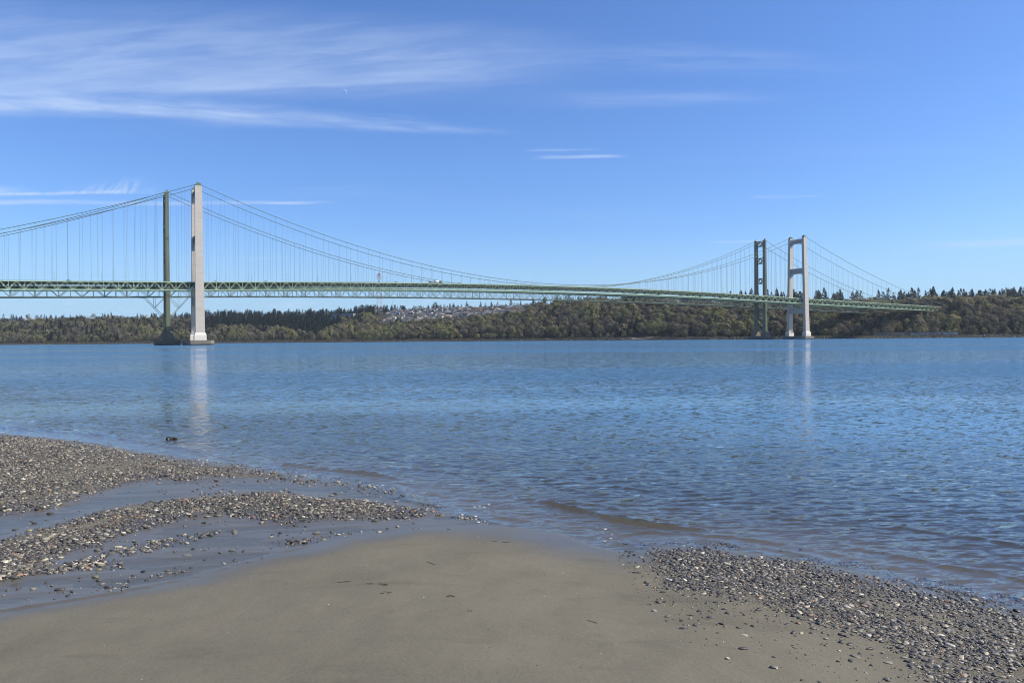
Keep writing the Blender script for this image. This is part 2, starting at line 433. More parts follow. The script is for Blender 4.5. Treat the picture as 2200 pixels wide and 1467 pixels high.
def ground_material():
    m = bpy.data.materials.new('beach_sand'); m.use_nodes = True; t = m.node_tree; b = t.nodes['Principled BSDF']
    geo = t.nodes.new('ShaderNodeNewGeometry'); P = N(t, geo.outputs['Position'])
    def at_(nm):
        a = t.nodes.new('ShaderNodeAttribute'); a.attribute_name = nm; return N(t, a.outputs['Fac'])
    wet, grav, sea = at_('wet'), at_('gravel'), at_('sea')
    grain = noise(t, P, 260.0, 2.0, 0.7); mid = noise(t, P, 34.0, 4.0, 0.65); big = noise(t, P, 0.9, 4.0, 0.55)
    v = grain * 0.62 + mid * 0.30 + big * 0.42 + 0.33
    sand = mixc(t, 1.0, (0.1240, 0.1150, 0.0900), xyz(t, v, v, v), 'MULTIPLY')
    # sparse dark and pale grains, drifts of dark mineral sand
    speck = noise(t, P, 95.0, 1.0, 0.5)
    sand = mixc(t, speck.smooth(0.70, 0.76) * 0.55, sand, (0.0380, 0.0342, 0.0304))
    sand = mixc(t, speck.smooth(0.30, 0.25) * 0.35, sand, (0.3192, 0.2888, 0.2356))
    mp = t.nodes.new('ShaderNodeMapping'); t.links.new(P.s, mp.inputs[0]); mp.inputs['Scale'].default_value = (0.55, 1.7, 1); mp.inputs['Rotation'].default_value = (0, 0, 0.5)
    drift = noise(t, N(t, mp.outputs[0]), 1.3, 6.0, 0.68, 0.6)
    sand = mixc(t, drift.smooth(0.54, 0.76) * 0.38, sand, (0.0570, 0.0517, 0.0441))
    vo = t.nodes.new('ShaderNodeTexVoronoi'); vo.inputs['Scale'].default_value = 55.0; t.links.new(P.s, vo.inputs['Vector'])
    vc = t.nodes.new('ShaderNodeSeparateXYZ'); t.links.new(vo.outputs['Color'], vc.inputs[0])
    k = N(t, vc.outputs[0]); peb = mixc(t, k.smooth(0.55, 0.95), (0.0418, 0.0395, 0.0380), (0.2052, 0.1786, 0.1368))
    cc = mixc(t, (grav * 0.85).clamp(), sand, peb)
    cc = mixc(t, wet * 0.55, cc, mixc(t, 1.0, cc, (0.42, 0.42, 0.45), 'MULTIPLY'))
    bed = mixc(t, mid.smooth(0.4, 0.65), (0.078, 0.060, 0.032), (0.150, 0.118, 0.068))
    cc = mixc(t, sea, cc, bed)
    t.links.new(cc.s, b.inputs['Base Color'])
    t.links.new((wet * -0.62 + 0.92).s, b.inputs['Roughness'])
    t.links.new((wet * 0.35 + 0.12).s, b.inputs['Specular IOR Level'])
    hgt = grain * 0.25 + mid * 0.5 + noise(t, P, 7.0, 4.0, 0.6) * 0.9 + N(t, vo.outputs['Distance']) * -1.2 * grav
    bn = t.nodes.new('ShaderNodeBump'); bn.inputs['Distance'].default_value = 0.012
    t.links.new((wet * -0.55 + 0.75).s, bn.inputs['Strength'])
    t.links.new(hgt.s, bn.inputs['Height']); t.links.new(bn.outputs[0], b.inputs['Normal'])
    return m


def axis(lo, hi, c, fine, n):
    k = np.linspace(-1, 1, n); a = 5.2
    s = np.sinh(a * k) / np.sinh(a)
    return np.where(s < 0, c + s * (c - lo), c + s * (hi - c))


gx = np.unique(np.concatenate([np.linspace(-20, 12, 430), axis(-400, 300, -4, 0, 60)]))
gy = np.unique(np.concatenate([np.linspace(2.5, 13, 230), np.linspace(13, 28, 130), axis(-200, 160, 10, 0, 60)]))
GX, GY = np.meshgrid(gx, gy)
GZ = ground_h(GX, GY)


def grid_faces(ny, nx, keep=None):
    i = np.arange(ny * nx).reshape(ny, nx)
    q = np.stack([i[:-1, :-1], i[:-1, 1:], i[1:, 1:], i[1:, :-1]], -1).reshape(-1, 4)
    return q if keep is None else q[keep.ravel()]


V = np.stack([GX, GY, GZ], -1).reshape(-1, 3)
instream = inside(GX, GY, S1) | inside(GX, GY, S2)
dstream = np.minimum(dist_poly(GX, GY, S1, True), dist_poly(GX, GY, S2, True))
landm = inside(GX, GY, LANDPOLY)
dsea = dist_poly(GX, GY, SEA)
nz = (vnoise(GX * 1.7, GY * 1.7, 21, 3) - 0.5)
wet = np.maximum(np.where(landm, 1 - sstep(dsea + nz * 0.7, 0.10, 1.35), 1.0), np.where(instream, 1.0, 1 - sstep(dstream + nz * 0.5, 0.0, 0.8)))
front = (GY > 2.0)
grav = np.zeros_like(GX); grav[front] = pebble_density(GX[front], GY[front], GZ[front])
seam = np.where(landm, 0.0, sstep(dsea, 0.0, 0.9))
gme = np_mesh('beach', V, grid_faces(len(gy), len(gx)), ground_material(), True, attrs={'wet': wet.ravel(), 'gravel': grav.ravel(), 'sea': seam.ravel()})
tag(link('beach', gme), kind='structure')


# ------------------------------------------------------------------ water
def water_material(stream=False):
    m = bpy.data.materials.new('stream_water' if stream else 'sea_water'); m.use_nodes = True; t = m.node_tree; t.nodes.clear()
    out = t.nodes.new('ShaderNodeOutputMaterial')
    geo = t.nodes.new('ShaderNodeNewGeometry'); P = N(t, geo.outputs['Position'])
    sp = t.nodes.new('ShaderNodeSeparateXYZ'); t.links.new(P.s, sp.inputs[0]); X, Y = N(t, sp.outputs[0]), N(t, sp.outputs[1])
    a = t.nodes.new('ShaderNodeAttribute'); a.attribute_name = 'depth'; depth = N(t, a.outputs['Fac'])
    bn = t.nodes.new('ShaderNodeBump')
    if stream:
        q = xyz(t, X * 0.8 + Y * 0.35, Y * 3.2 - X * 0.75)
        h = noise(t, q, 2.4, 4.0, 0.6, 0.3) * 1.0 + noise(t, P, 26.0, 2.0) * 0.10
        bn.inputs['Strength'].default_value = 0.5; bn.inputs['Distance'].default_value = 0.02
    else:
        # wave slopes straight from noise: ripples near by, chop further out, laned by current and wind
        c1 = noise(t, xyz(t, X * 0.45 + Y * 0.10, Y * 1.25 - X * 0.10), 8.5, 3.0, 0.6, 0.3, True)
        c2 = noise(t, xyz(t, X * 0.60 - Y * 0.2, Y * 1.2 + X * 0.15), 2.6, 3.0, 0.6, 0.4, True)
        lane = noise(t, xyz(t, X * 0.0030 + 3.0, Y * 0.013), 1.0, 5.0, 0.62, 0.9)
        chop = Y.smooth(380.0, 700.0) * 0.5 + (1.0 - Y.smooth(50.0, 120.0) * Y.smooth(330.0, 560.0, 1.0, 0.0) * 0.08)
        amp = (lane.smooth(0.38, 0.62) * 1.25 + 0.34) * chop * WAVE * (Y.smooth(25.0, 110.0) * 0.45 + Y.smooth(110.0, 500.0) * 0.35 + 1.0)
        s1, s2 = t.nodes.new('ShaderNodeSeparateXYZ'), t.nodes.new('ShaderNodeSeparateXYZ')
        t.links.new(c1.s, s1.inputs[0]); t.links.new(c2.s, s2.inputs[0])
        far = Y.smooth(14.0, 60.0)
        sx = ((N(t, s1.outputs[0]) - 0.5) * (far * 0.32 + 0.60) + (N(t, s2.outputs[0]) - 0.5) * far * 0.7) * amp * (far * 1.1 + 1.05)
        sy = ((N(t, s1.outputs[1]) - 0.5) * (far * 0.32 + 0.60) + (N(t, s2.outputs[1]) - 0.5) * far * 0.7) * amp
        va = t.nodes.new('ShaderNodeVectorMath'); va.operation = 'ADD'; t.links.new(geo.outputs['Normal'], va.inputs[0]); t.links.new(xyz(t, sx, sy, 0.0).s, va.inputs[1])
        vn = t.nodes.new('ShaderNodeVectorMath'); vn.operation = 'NORMALIZE'; t.links.new(va.outputs[0], vn.inputs[0])
        nrm = vn.outputs[0]
    if stream: t.links.new(h.s, bn.inputs['Height']); nrm = bn.outputs[0]
    fr = t.nodes.new('ShaderNodeFresnel'); t.links.new((N(t, geo.outputs['Backfacing']) * (1 / 1.333 - 1.333) + 1.333).s, fr.inputs['IOR']); t.links.new(nrm, fr.inputs['Normal'])
    gl = t.nodes.new('ShaderNodeBsdfGlossy'); gl.inputs['Roughness'].default_value = 0.16 if stream else 0.06; gl.inputs['Color'].default_value = (0.96, 0.98, 1.0, 1)
    t.links.new(nrm, gl.inputs['Normal'])
    tr = t.nodes.new('ShaderNodeBsdfTransparent'); df = t.nodes.new('ShaderNodeBsdfDiffuse'); t.links.new(mixc(t, depth.smooth(0.15, 1.1), BODY, BODY_DEEP).s, df.inputs['Color'])
    tint = mixc(t, (depth * (2.0 if not stream else 0.5)).clamp(), (0.90, 0.87, 0.80), (0.50, 0.46, 0.32))
    t.links.new(tint.s, tr.inputs['Color'])
    body = t.nodes.new('ShaderNodeMixShader'); t.links.new((depth * (1.0 if not stream else 0.0)).smooth(0.05, 1.0).s, body.inputs[0])
    t.links.new(tr.outputs[0], body.inputs[1]); t.links.new(df.outputs[0], body.inputs[2])
    mx = t.nodes.new('ShaderNodeMixShader'); t.links.new((N(t, fr.outputs[0]) * (0.50 if stream else 1.0)).s, mx.inputs[0]); t.links.new(body.outputs[0], mx.inputs[1]); t.links.new(gl.outputs[0], mx.inputs[2])
    t.links.new(mx.outputs[0], out.inputs['Surface'])
    return m


WAVE = 1.0
BODY, BODY_DEEP = (0.058, 0.062, 0.046), (0.050, 0.134, 0.240)
ridge_px = [([(-100, 911), (0, 918), (70, 924), (140, 928), (220, 937), (330, 954), (400, 967), (450, 979)], 0.075),
            ([(560, 990), (600, 996), (640, 1002), (720, 1011), (800, 1020), (870, 1030)], 0.085),
            ([(820, 1058), (870, 1076), (930, 1089), (1000, 1094), (1060, 1098)], 0.04),
            ([(880, 1050), (960, 1068), (1040, 1078), (1120, 1082)], 0.03),
            ([(1120, 1076), (1170, 1080), (1235, 1096), (1290, 1109), (1350, 1123), (1420, 1131), (1500, 1138), (1570, 1147)], 0.090),
            ([(1490, 1153), (1540, 1163), (1600, 1178), (1650, 1190)], 0.035),
            ([(1250, 1040), (1330, 1046), (1400, 1055), (1500, 1062)], 0.03),
            ([(1230, 1150), (1280, 1158), (1340, 1166), (1400, 1168)], 0.014)]
th = np.concatenate([np.linspace(-math.pi, -R(44), 60)[:-1], np.linspace(-R(44), R(44), 660), np.linspace(R(44), math.pi, 60)[1:]])
rr = [3.0]
while rr[-1] < 75: rr.append(rr[-1] + max(0.03, 1.9 * rr[-1] ** 2 / (F * HC)))
while rr[-1] < 5400: rr.append(rr[-1] * 1.10)
rr = np.array(rr)
TH, RR = np.meshgrid(th, rr)
WX, WY = RR * np.sin(TH), RR * np.cos(TH)
wz = np.zeros_like(WX)
wr = np.random.default_rng(3)
fade = 1 - sstep(RR, 40, 72)
sd = dist_poly(WX, WY, SEA) * np.where(inside(WX, WY, LANDPOLY), -1, 1)
calm = sstep(sd, -0.1, 3.0) * 0.78 + 0.22
warp = (vnoise(WX * 0.35, WY * 0.35, 31, 3) - 0.5) * 3.2; warp2 = (vnoise(WX * 0.45, WY * 0.45, 37, 3) - 0.5) * 3.2
for k in range(46):
    lam = 0.095 * (0.55 / 0.095) ** wr.random(); a = wr.normal(-math.pi / 2 + 0.10, 0.30)
    kx, ky = math.cos(a) * 2 * math.pi / lam, math.sin(a) * 2 * math.pi / lam
    ph = wr.random() * 6.28; amp = 0.0027 * lam ** 0.85
    mod = 0.35 + 1.3 * vnoise(WX * 0.5 / max(lam, 0.4), WY * 0.8 / max(lam, 0.4), 40 + k, 2)
    wz += amp * mod * np.sin(kx * (WX + warp * 0.35 * lam) + ky * (WY + warp2 * 0.35 * lam) + ph) * sstep(lam / (RR ** 2 * 2.2 / (F * HC)), 1.0, 3.5)
wz *= fade * calm
for pts, amp in ridge_px:
    L = on_water(*np.array(pts, float).T)
    near = np.abs(WX - L[:, 0].mean()) < 14
    d = np.full(WX.shape, 9.0); d[near] = dist_poly(WX[near], WY[near], L)
    br = 0.35 + 0.7 * vnoise(WX * 1.3, WY * 1.3, 77, 2) + 0.5 * (vnoise(WX * 6.0, WY * 6.0, 78, 2) - 0.5)
    ends = np.minimum(np.hypot(WX - L[0, 0], WY - L[0, 1]), np.hypot(WX - L[-1, 0], WY - L[-1, 1]))
    w = 0.026 + 0.0042 * L[:, 1].mean()
    wz += amp * br * np.exp(-(d / w) ** 2) * sstep(ends, 0, 0.8)
sdn = sd + (vnoise(WX * 0.55, WY * 0.55, 81, 3) - 0.5) * 0.9
for off, amp in ((0.22, 0.016), (0.55, 0.022), (1.0, 0.026), (1.7, 0.024), (2.6, 0.020)):
    brk = sstep(vnoise(WX * 0.8 + off * 7, WY * 0.8, 83, 3), 0.46, 0.62) * (0.5 + 0.8 * vnoise(WX * 4.0, WY * 4.0, 84, 2))
    wz += amp * brk * np.exp(-((sdn - off) / (0.030 + 0.0035 * RR)) ** 2) * (RR < 45)
gd = np.where(RR < 150, 0, 3.0)
nearm = RR < 150
gd[nearm] = -ground_h(WX[nearm], WY[nearm])
gd = np.maximum(gd, 0)
keep = (sd > -1.2)
kf = (keep[:-1, :-1] | keep[1:, 1:] | keep[:-1, 1:] | keep[1:, :-1])
wme = np_mesh('sea', np.stack([WX, WY, wz], -1).reshape(-1, 3), grid_faces(len(rr), len(th), kf), water_material(), True, attrs={'depth': gd.ravel()})
tag(link('sea', wme), kind='structure')

# shallow water running down the two channels of the beach
sx, sy = np.linspace(-14, 1, 330), np.linspace(5, 16, 330)
SX, SY = np.meshgrid(sx, sy)
for S, nm in ((S1, 'stream'), (S2, 'stream')):
    k = inside(SX, SY, S)
    kk = k[:-1, :-1] | k[1:, 1:] | k[:-1, 1:] | k[1:, :-1]
    zz = np.full_like(SX, STREAM_Z) + (vnoise(SX * 1.2 + SY * 0.5, SY * 4 - SX, 51, 2) - 0.5) * 0.006
    me = np_mesh(nm, np.stack([SX, SY, zz], -1).reshape(-1, 3), grid_faces(330, 330, kk), bpy.data.materials.get('stream_water') or water_material(True), True,
                 attrs={'depth': np.full(SX.size, 0.05)})
    tag(link(nm, me), kind='structure')

# ------------------------------------------------------------------ far shore
ZS_P = np.array([-900, -300, 0, 400, 800, 1100, 1300, 1500, 1750, 2000, 2200, 2600, 3300]); ZS_D = np.array([2300, 2100, 2000, 1900, 1760, 1610, 1500, 1380, 1275, 1230, 1205, 1170, 1150])
def shore(p): return np.interp(p, ZS_P, ZS_D)
HB_P = np.array([-900, 0, 300, 450, 600, 750, 900, 1000, 1150, 1300, 1400, 1500, 1750, 1850, 2000, 2150, 2300, 3300]); HB_Z = np.array([36, 38, 40, 38, 34, 36, 36, 42, 54, 60, 56, 46, 40, 38, 44, 45, 46, 48])
HT_P = np.array([-900, 0, 300, 450, 600, 720, 800, 950, 1100, 1200, 1400, 1600, 1900, 2200, 3300]); HT_Z = np.array([82, 86, 86, 89, 88, 86, 92, 95, 97, 99, 100, 95, 85, 85, 88])
SW_P = np.array([-900, 600, 780, 850, 1100, 1300, 1700, 1900, 2200, 3300]); SW_D = np.array([330, 300, 260, 205, 200, 190, 120, 80, 95, 120])


def far_h(p, d):
    hb, ht, sw = np.interp(p, HB_P, HB_Z), np.interp(p, HT_P, HT_Z), np.interp(p, SW_P, SW_D)
    z = np.interp(d, [-60, -6, 0, 7, 16, 26], [-3, -1.2, 0.0, 4.2, 4.6, 4.8])
    z = z + (hb - 5) * np.sin(np.clip((d - 24) / sw, 0, 1) * math.pi / 2) ** 1.25
    k = np.clip((d - sw * 0.75) / (720 - sw * 0.75), 0, 1); z = z + (ht - hb) * (1 - (1 - k) ** 1.7) + np.clip(d - 720, 0, None) * 0.004
    z = z + (vnoise(p / 60.0, d / 90.0, 61, 4) - 0.5) * 12 * sstep(d, 30, 150)
    return z


def far_xy(p, d):
    """p: place along the far shore, d: metres inland"""
    D = shore(p) + d
    return (np.asarray(p, float) - 1100) / F * D, D


fp = np.concatenate([np.linspace(-900, -60, 24), np.linspace(-50, 2250, 330), np.linspace(2290, 3300, 24)])
fd = np.concatenate([[-60, -12, -6, -2, 0, 2, 4, 7, 10, 13, 16, 20, 26], np.linspace(32, 760, 84), np.linspace(800, 2600, 12)])
FP, FD = np.meshgrid(fp, fd)
fx, fy = far_xy(FP, FD)
hillm = material('hill_ground', (0.046, 0.044, 0.027), 0.95, 0.4, 0.02, spec=0.1)
hme = np_mesh('hillside', np.stack([fx, fy, far_h(FP, FD)], -1).reshape(-1, 3), grid_faces(len(fd), len(fp)), hillm, True)
tag(link('hillside', hme), kind='structure')
# railway bench along the foot of the bluff
rail = MB(); sec = []
for p in np.linspace(-700, 3000, 160):
    q = []
    for d, z in ((8, 4.45), (13.5, 4.45), (13.5, 5.05), (8, 5.05)):
        X, Y = far_xy(p, d); q.append((X, Y, z))
    sec.append(q)
rail.strip(sec)
tag(rail.build('railway_bench', material('ballast', (0.152, 0.133, 0.103), 0.95, 0.35, 0.15)), kind='structure')

# ---- trees
def crown_broad(n, r):
    """leafy dome of small outward facets; unit height 1, radius about 0.42"""
    u = r.random(n); ang = r.random(n) * 2 * math.pi
    h = 0.20 + 0.80 * u ** 0.75
    lobes = 1 + 0.16 * np.sin(ang * 3 + r.random() * 6 + h * 5) + 0.12 * np.sin(ang * 5 + r.random() * 6)
    rad = 0.43 * np.sqrt(np.clip(1 - ((h - 0.50) / 0.52) ** 2, 0.02, 1)) * lobes * (0.72 + 0.30 * r.random(n))
    c = np.stack([rad * np.cos(ang), rad * np.sin(ang), h * (1 + 0.05 * np.sin(ang * 2 + 1))], -1)
    nrm = c - np.array([0, 0, 0.48]); nrm[:, 2] *= 1.0
    return facets(c, nrm, r.uniform(0.055, 0.10, n), 0.55, r)


def facets(c, nrm, size, jit, r):
    n = len(c)
    nrm = nrm / np.linalg.norm(nrm, axis=1, keepdims=True) + r.normal(0, 0.34 * jit, (n, 3)); nrm /= np.linalg.norm(nrm, axis=1, keepdims=True)
    a = np.cross(nrm, r.normal(0, 1, (n, 3))); a /= np.linalg.norm(a, axis=1, keepdims=True); b = np.cross(nrm, a)
    s = size[:, None]
    V = np.stack([c + a * s, c - a * s * 0.5 + b * s * 0.87, c - a * s * 0.5 - b * s * 0.87], 1).reshape(-1, 3)
    return V


def crown_conifer(n, r, slim=1.0):
    t = np.sort(r.random(n) ** 0.8); ang = r.random(n) * 2 * math.pi
    h = 0.08 + 0.90 * t
    layer = 0.75 + 0.25 * np.abs(np.sin(h * 26 + r.random() * 6))
    rad = (1 - h) ** 0.8 * 0.29 * slim * layer * (0.65 + 0.45 * r.random(n)) + 0.008
    c = np.stack([rad * np.cos(ang), rad * np.sin(ang), h], -1)
    nrm = np.stack([np.cos(ang), np.sin(ang), np.full(n, 0.45)], -1)
    V = facets(c, nrm, r.uniform(0.035, 0.075, n) * (1.25 - 0.7 * h), 0.8, r)
    top = np.array([[0.014, 0, 0.93], [-0.008, 0.012, 0.93], [-0.008, -0.012, 1.02]])
    return np.concatenate([V, top])


leafm = material('tree_foliage', (0, 0, 0), 0.95, attr='col', spec=0.05, rand=0.35)
def let_light_through(m, k):
    t = m.node_tree; b = t.nodes['Principled BSDF']; tl = t.nodes.new('ShaderNodeBsdfTranslucent'); mx = t.nodes.new('ShaderNodeMixShader'); mx.inputs[0].default_value = k
    t.links.new(b.inputs['Base Color'].links[0].from_socket, tl.inputs[0]); t.links.new(b.outputs[0], mx.inputs[1]); t.links.new(tl.outputs[0], mx.inputs[2])
    t.links.new(mx.outputs[0], t.nodes['Material Output'].inputs[0])


let_light_through(leafm, 0.5)
barkm = material('tree_bark', (0.065, 0.055, 0.044), 0.95, 0.3, 0.6, spec=0.1)


def trunk_mesh(kind, r):
    b = MB()
    b.tube((0, 0, -0.06), (0, 0, 0.36 if kind == 'b' else 0.5), 0.022, 0.013, 5)
    if kind == 'b':
        for k in range(5):
            a = k * 1.26 + r.random(); e = (0.24 * math.cos(a), 0.24 * math.sin(a), 0.62 + 0.2 * r.random())
            b.tube((0, 0, 0.22 + 0.03 * k), e, 0.011, 0.004, 4)
    else:
        b.tube((0, 0, 0.5), (0, 0, 0.95), 0.013, 0.003, 5)
    return b.mesh('trunk', barkm)


BR_COL = [(0.1391, 0.1282, 0.0937), (0.1762, 0.1583, 0.1140), (0.1298, 0.1244, 0.0855), (0.2133, 0.1932, 0.1273), (0.1715, 0.1696, 0.0917), (0.2272, 0.2120, 0.0998), (0.1762, 0.1866, 0.0937)]
CO_COL = [(0.0182, 0.0274, 0.0213), (0.0228, 0.0334, 0.0228), (0.0152, 0.0228, 0.0198), (0.0274, 0.0380, 0.0243)]


def shade_col(base, nv, r):
    k = np.repeat(r.uniform(0.82, 1.18, nv // 3), 3)[:nv]
    k = np.pad(k, (0, nv - len(k)), constant_values=1.0)
    return np.array(base)[None] * k[:, None]


def tri(n): return np.arange(n).reshape(-1, 3)


# where they grow: (p, d, height, kind)
trees = []
tr = np.random.default_rng(19)


def zone_sky(p):
    return 0


N_B = 9000
p = tr.uniform(-140, 2340, N_B); sw = np.interp(p, SW_P, SW_D)
d = 20 + (sw + 90) * tr.random(N_B) ** 0.85
hb = tr.uniform(12, 20, N_B) * np.interp(p, [0, 700, 1100, 1700, 2200], [0.95, 0.95, 1.1, 1.05, 1.0]) * np.where(d < 36, 0.62, 1.0)
hb = np.where((p > 1925) & (p < 2050) & (d > 50) & (d < 128), np.minimum(hb, 5.5), hb)
hb = hb * np.where((p > 800) & (p < 1135) & (d > 130), 0.62, 1.0)
ok = np.ones(N_B, bool)
con_dens = np.interp(p, [0, 300, 440, 480, 780, 800, 900, 1150, 1250, 1330, 1420, 1700, 2300], [0.30, 0.26, 0.2, 0.2, 0.22, 0.08, 0.04, 0.08, 0.24, 0.26, 0.10, 0.09, 0.09]) * (0.3 + 1.4 * (vnoise(p / 40, d / 60, 71, 2) > 0.52))
# the dark wood on the ridge between the concrete tower and the pylon comes down the slope
wood = (p > 430) & (p < 735) & (d > 40 + 0.55 * sw + 50 * np.sin(p / 37.0))
tongue = (p > 590) & (p < 735) & (d > 60 + np.abs(p - 665) * 2.6) 
kind = np.where((tr.random(N_B) < con_dens) | wood | tongue, 1, 0)
houses_zone = (p > 815) & (p < 1130) & (d > 212)
right_open = (p > 1420) & (p < 1700) & (d > sw + 30)
gap = (p > 1355) & (p < 1402) & (d < 34)
ok &= ~houses_zone & ~gap & ~right_open
hb = hb * (0.78 + 0.5 * vnoise(p / 22.0, d / 45.0, 90, 2))
for a, b, c, k in zip(p[ok], d[ok], hb[ok], kind[ok]):
    trees.append((a, b, c * (1.25 if k else 1.0), int(k)))
# the ridge
N_R = 4200
p = tr.uniform(-140, 2340, N_R); d = tr.uniform(330, 760, N_R)
dens = np.interp(p, [-140, 0, 60, 300, 330, 430, 470, 740, 765, 870, 990, 1000, 1040, 1100, 1180, 1240, 1300, 1650, 1700, 2300],
                 [0.25, 0.25, 0.22, 0.22, 0.4, 0.55, 1.0, 1.0, 0.9, 0.8, 0.6, 0.12, 0.15, 0.25, 0.35, 0.4, 0.5, 0.5, 0.55, 0.55])
hz = (p > 805) & (p < 1130) & (d < 610)
dens = np.where(hz, 0.16, dens)
clump = vnoise(p / 18.0, d / 300.0, 93, 2); dens = dens * np.where((p < 330) | ((p > 1130) & (p < 2030)), sstep(clump, 0.38, 0.60) * 1.3, 1.0)
dens = np.where((p > 1420) & (d < 520), dens * 0.30, dens)
hh = tr.uniform(12, 24, N_R) * np.interp(p, [0, 300, 450, 760, 1000, 1200, 1700, 2300], [0.72, 0.72, 0.85, 0.95, 0.95, 1.1, 1.25, 1.35])
hh = np.where(hz, hh * 0.5, hh)
for a, b, c, k in zip(p, d, hh, tr.random(N_R) < dens):
    if k: trees.append((a, b, c * (0.7 + 0.75 * float(vnoise(np.array([a / 9.0]), np.array([b / 200.0]), 95, 1)[0])), 1))
    elif tr.random() < (0.26 if a < 1700 else 0.05): trees.append((a, b, c * 0.55, 0))
# single trees that stand out in the photo (place, y of the top, metres inland, kind)
for a, ytop, b, k in [(8, 673, 640, 1), (25, 674, 640, 1), (61, 675, 640, 0), (78, 676, 640, 1), (89, 675, 640, 1), (110, 674, 640, 1), (172, 674, 640, 1), (201, 673, 640, 0), (226, 672, 640, 1),
                      (240, 676, 640, 1), (690, 666, 600, 1), (720, 665, 600, 1), (771, 661, 600, 1), (790, 657, 600, 1), (799, 659, 560, 1), (824, 655, 500, 1), (831, 656, 480, 1), (812, 660, 420, 1),
                      (905, 655, 700, 1), (932, 656, 700, 1), (962, 656, 700, 1), (985, 655, 700, 1), (992, 653, 690, 1), (1057, 650, 690, 1), (1064, 654, 690, 1), (1080, 655, 690, 1), (1087, 651, 690, 1),
                      (1164, 652, 640, 1), (1174, 649, 640, 1), (1184, 646, 640, 1), (1191, 647, 640, 1), (1209, 648, 640, 1), (1221, 647, 640, 1), (1237, 646, 640, 1), (1296, 640, 600, 1), (1305, 641, 600, 1),
                      (1346, 660, 150, 1), (1290, 678, 90, 1), (1312, 676, 95, 1), (1245, 672, 120, 1), (1570, 624, 640, 1), (1615, 618, 640, 1), (1650, 621, 640, 1), (1671, 622, 640, 1), (1680, 626, 640, 1),
                      (1716, 632, 640, 1), (1754, 623, 640, 1), (1766, 632, 640, 1), (1792, 630, 640, 1), (1810, 628, 640, 1), (1842, 622, 640, 1), (1850, 623, 640, 1), (1888, 622, 640, 1), (1898, 625, 640, 1),
                      (1920, 627, 640, 1), (1933, 629, 640, 1), (1974, 617, 560, 1), (1989, 623, 560, 1), (2003, 621, 560, 1), (2027, 627, 600, 1), (2052, 632, 600, 1), (2065, 619, 560, 1), (2071, 620, 560, 1),
                      (2091, 628, 600, 1), (2112, 626, 560, 1), (2148, 629, 600, 1), (2178, 626, 600, 1), (2192, 617, 560, 1), (2122, 657, 240, 1), (2174, 648, 260, 1), (1996, 669, 92, 0), (2008, 667, 96, 0), (2020, 665, 100, 0), (2032, 661, 104, 0), (2045, 654, 100, 0), (1984, 671, 88, 0), (1960, 671, 80, 0), (1935, 672, 76, 0), (1905, 674, 74, 0)]:
    X, Y = far_xy(a, b); zt = HC + (horizon(a) - ytop) * Y / F
    H = zt - float(far_h(np.array([a]), np.array([b]))[0])
    trees.append((a, b, min(max(H, 7), 42), k))
T = np.array(trees); PX_P, TD, THT, TK = T[:, 0], T[:, 1], T[:, 2], T[:, 3].astype(int)
TX, TY = far_xy(PX_P, TD); TZ = far_h(PX_P, TD) - 0.4
qx, qtop = project(np.stack([TX, TY, TZ + THT], -1)); qw = THT * np.where(TK == 1, 0.2, 0.4) * F / TY
# which of them the view from the beach shows: walk from near to far, keeping the skyline reached so far
sky = np.full(2600, 2000.0); vis = np.zeros(len(T)); own = np.zeros(len(T))
for i in np.argsort(TY):
    a, b = int(qx[i] - qw[i] * 0.6) + 200, int(qx[i] + qw[i] * 0.6) + 200
    if a < 0 or b >= 2599: vis[i] = -3 if -300 < qx[i] < 2500 else -99; continue
    s = sky[a:b + 1]; vis[i] = np.mean(np.minimum(s - qtop[i], THT[i] * F / TY[i])); sky[a:b + 1] = np.minimum(s, qtop[i])
keepT = vis > -7
inframe = (qx > 4) & (qx < 2196)
area = np.where(inframe, np.clip(vis, 0, None) * qw * (1 + (TK == 1) * 0.4), 0)
solo = np.zeros(len(T), bool)
for k in (0, 1):
    ids = np.where(TK == k)[0]; ids = ids[np.argsort(-area[ids])][:300]; solo[ids[area[ids] > 6]] = True


def tree_place(px, d, kind):
    side = ''
    for lim, q in ((170, 'at the far left edge'), (345, 'left of both left towers'), (450, 'behind the left towers'), (640, 'right of the left concrete tower'), (815, 'left of the lattice pylon'),
                   (970, 'by the left half of the house rows'), (1120, 'by the right half of the house rows'), (1280, 'beneath the low point of the cables'), (1450, 'right of the cable low point'),
                   (1600, 'left of the right steel tower'), (1690, 'behind the right steel tower'), (1760, 'behind the right concrete tower'), (1880, 'under the right side span'), (2065, 'above the graffiti wall'), (9999, 'near the right edge')):
        if px < lim: side = q; break
    lvl = 'at the shore' if d < 60 else 'on the slope' if d < 300 else 'on the ridge'
    return lvl, side


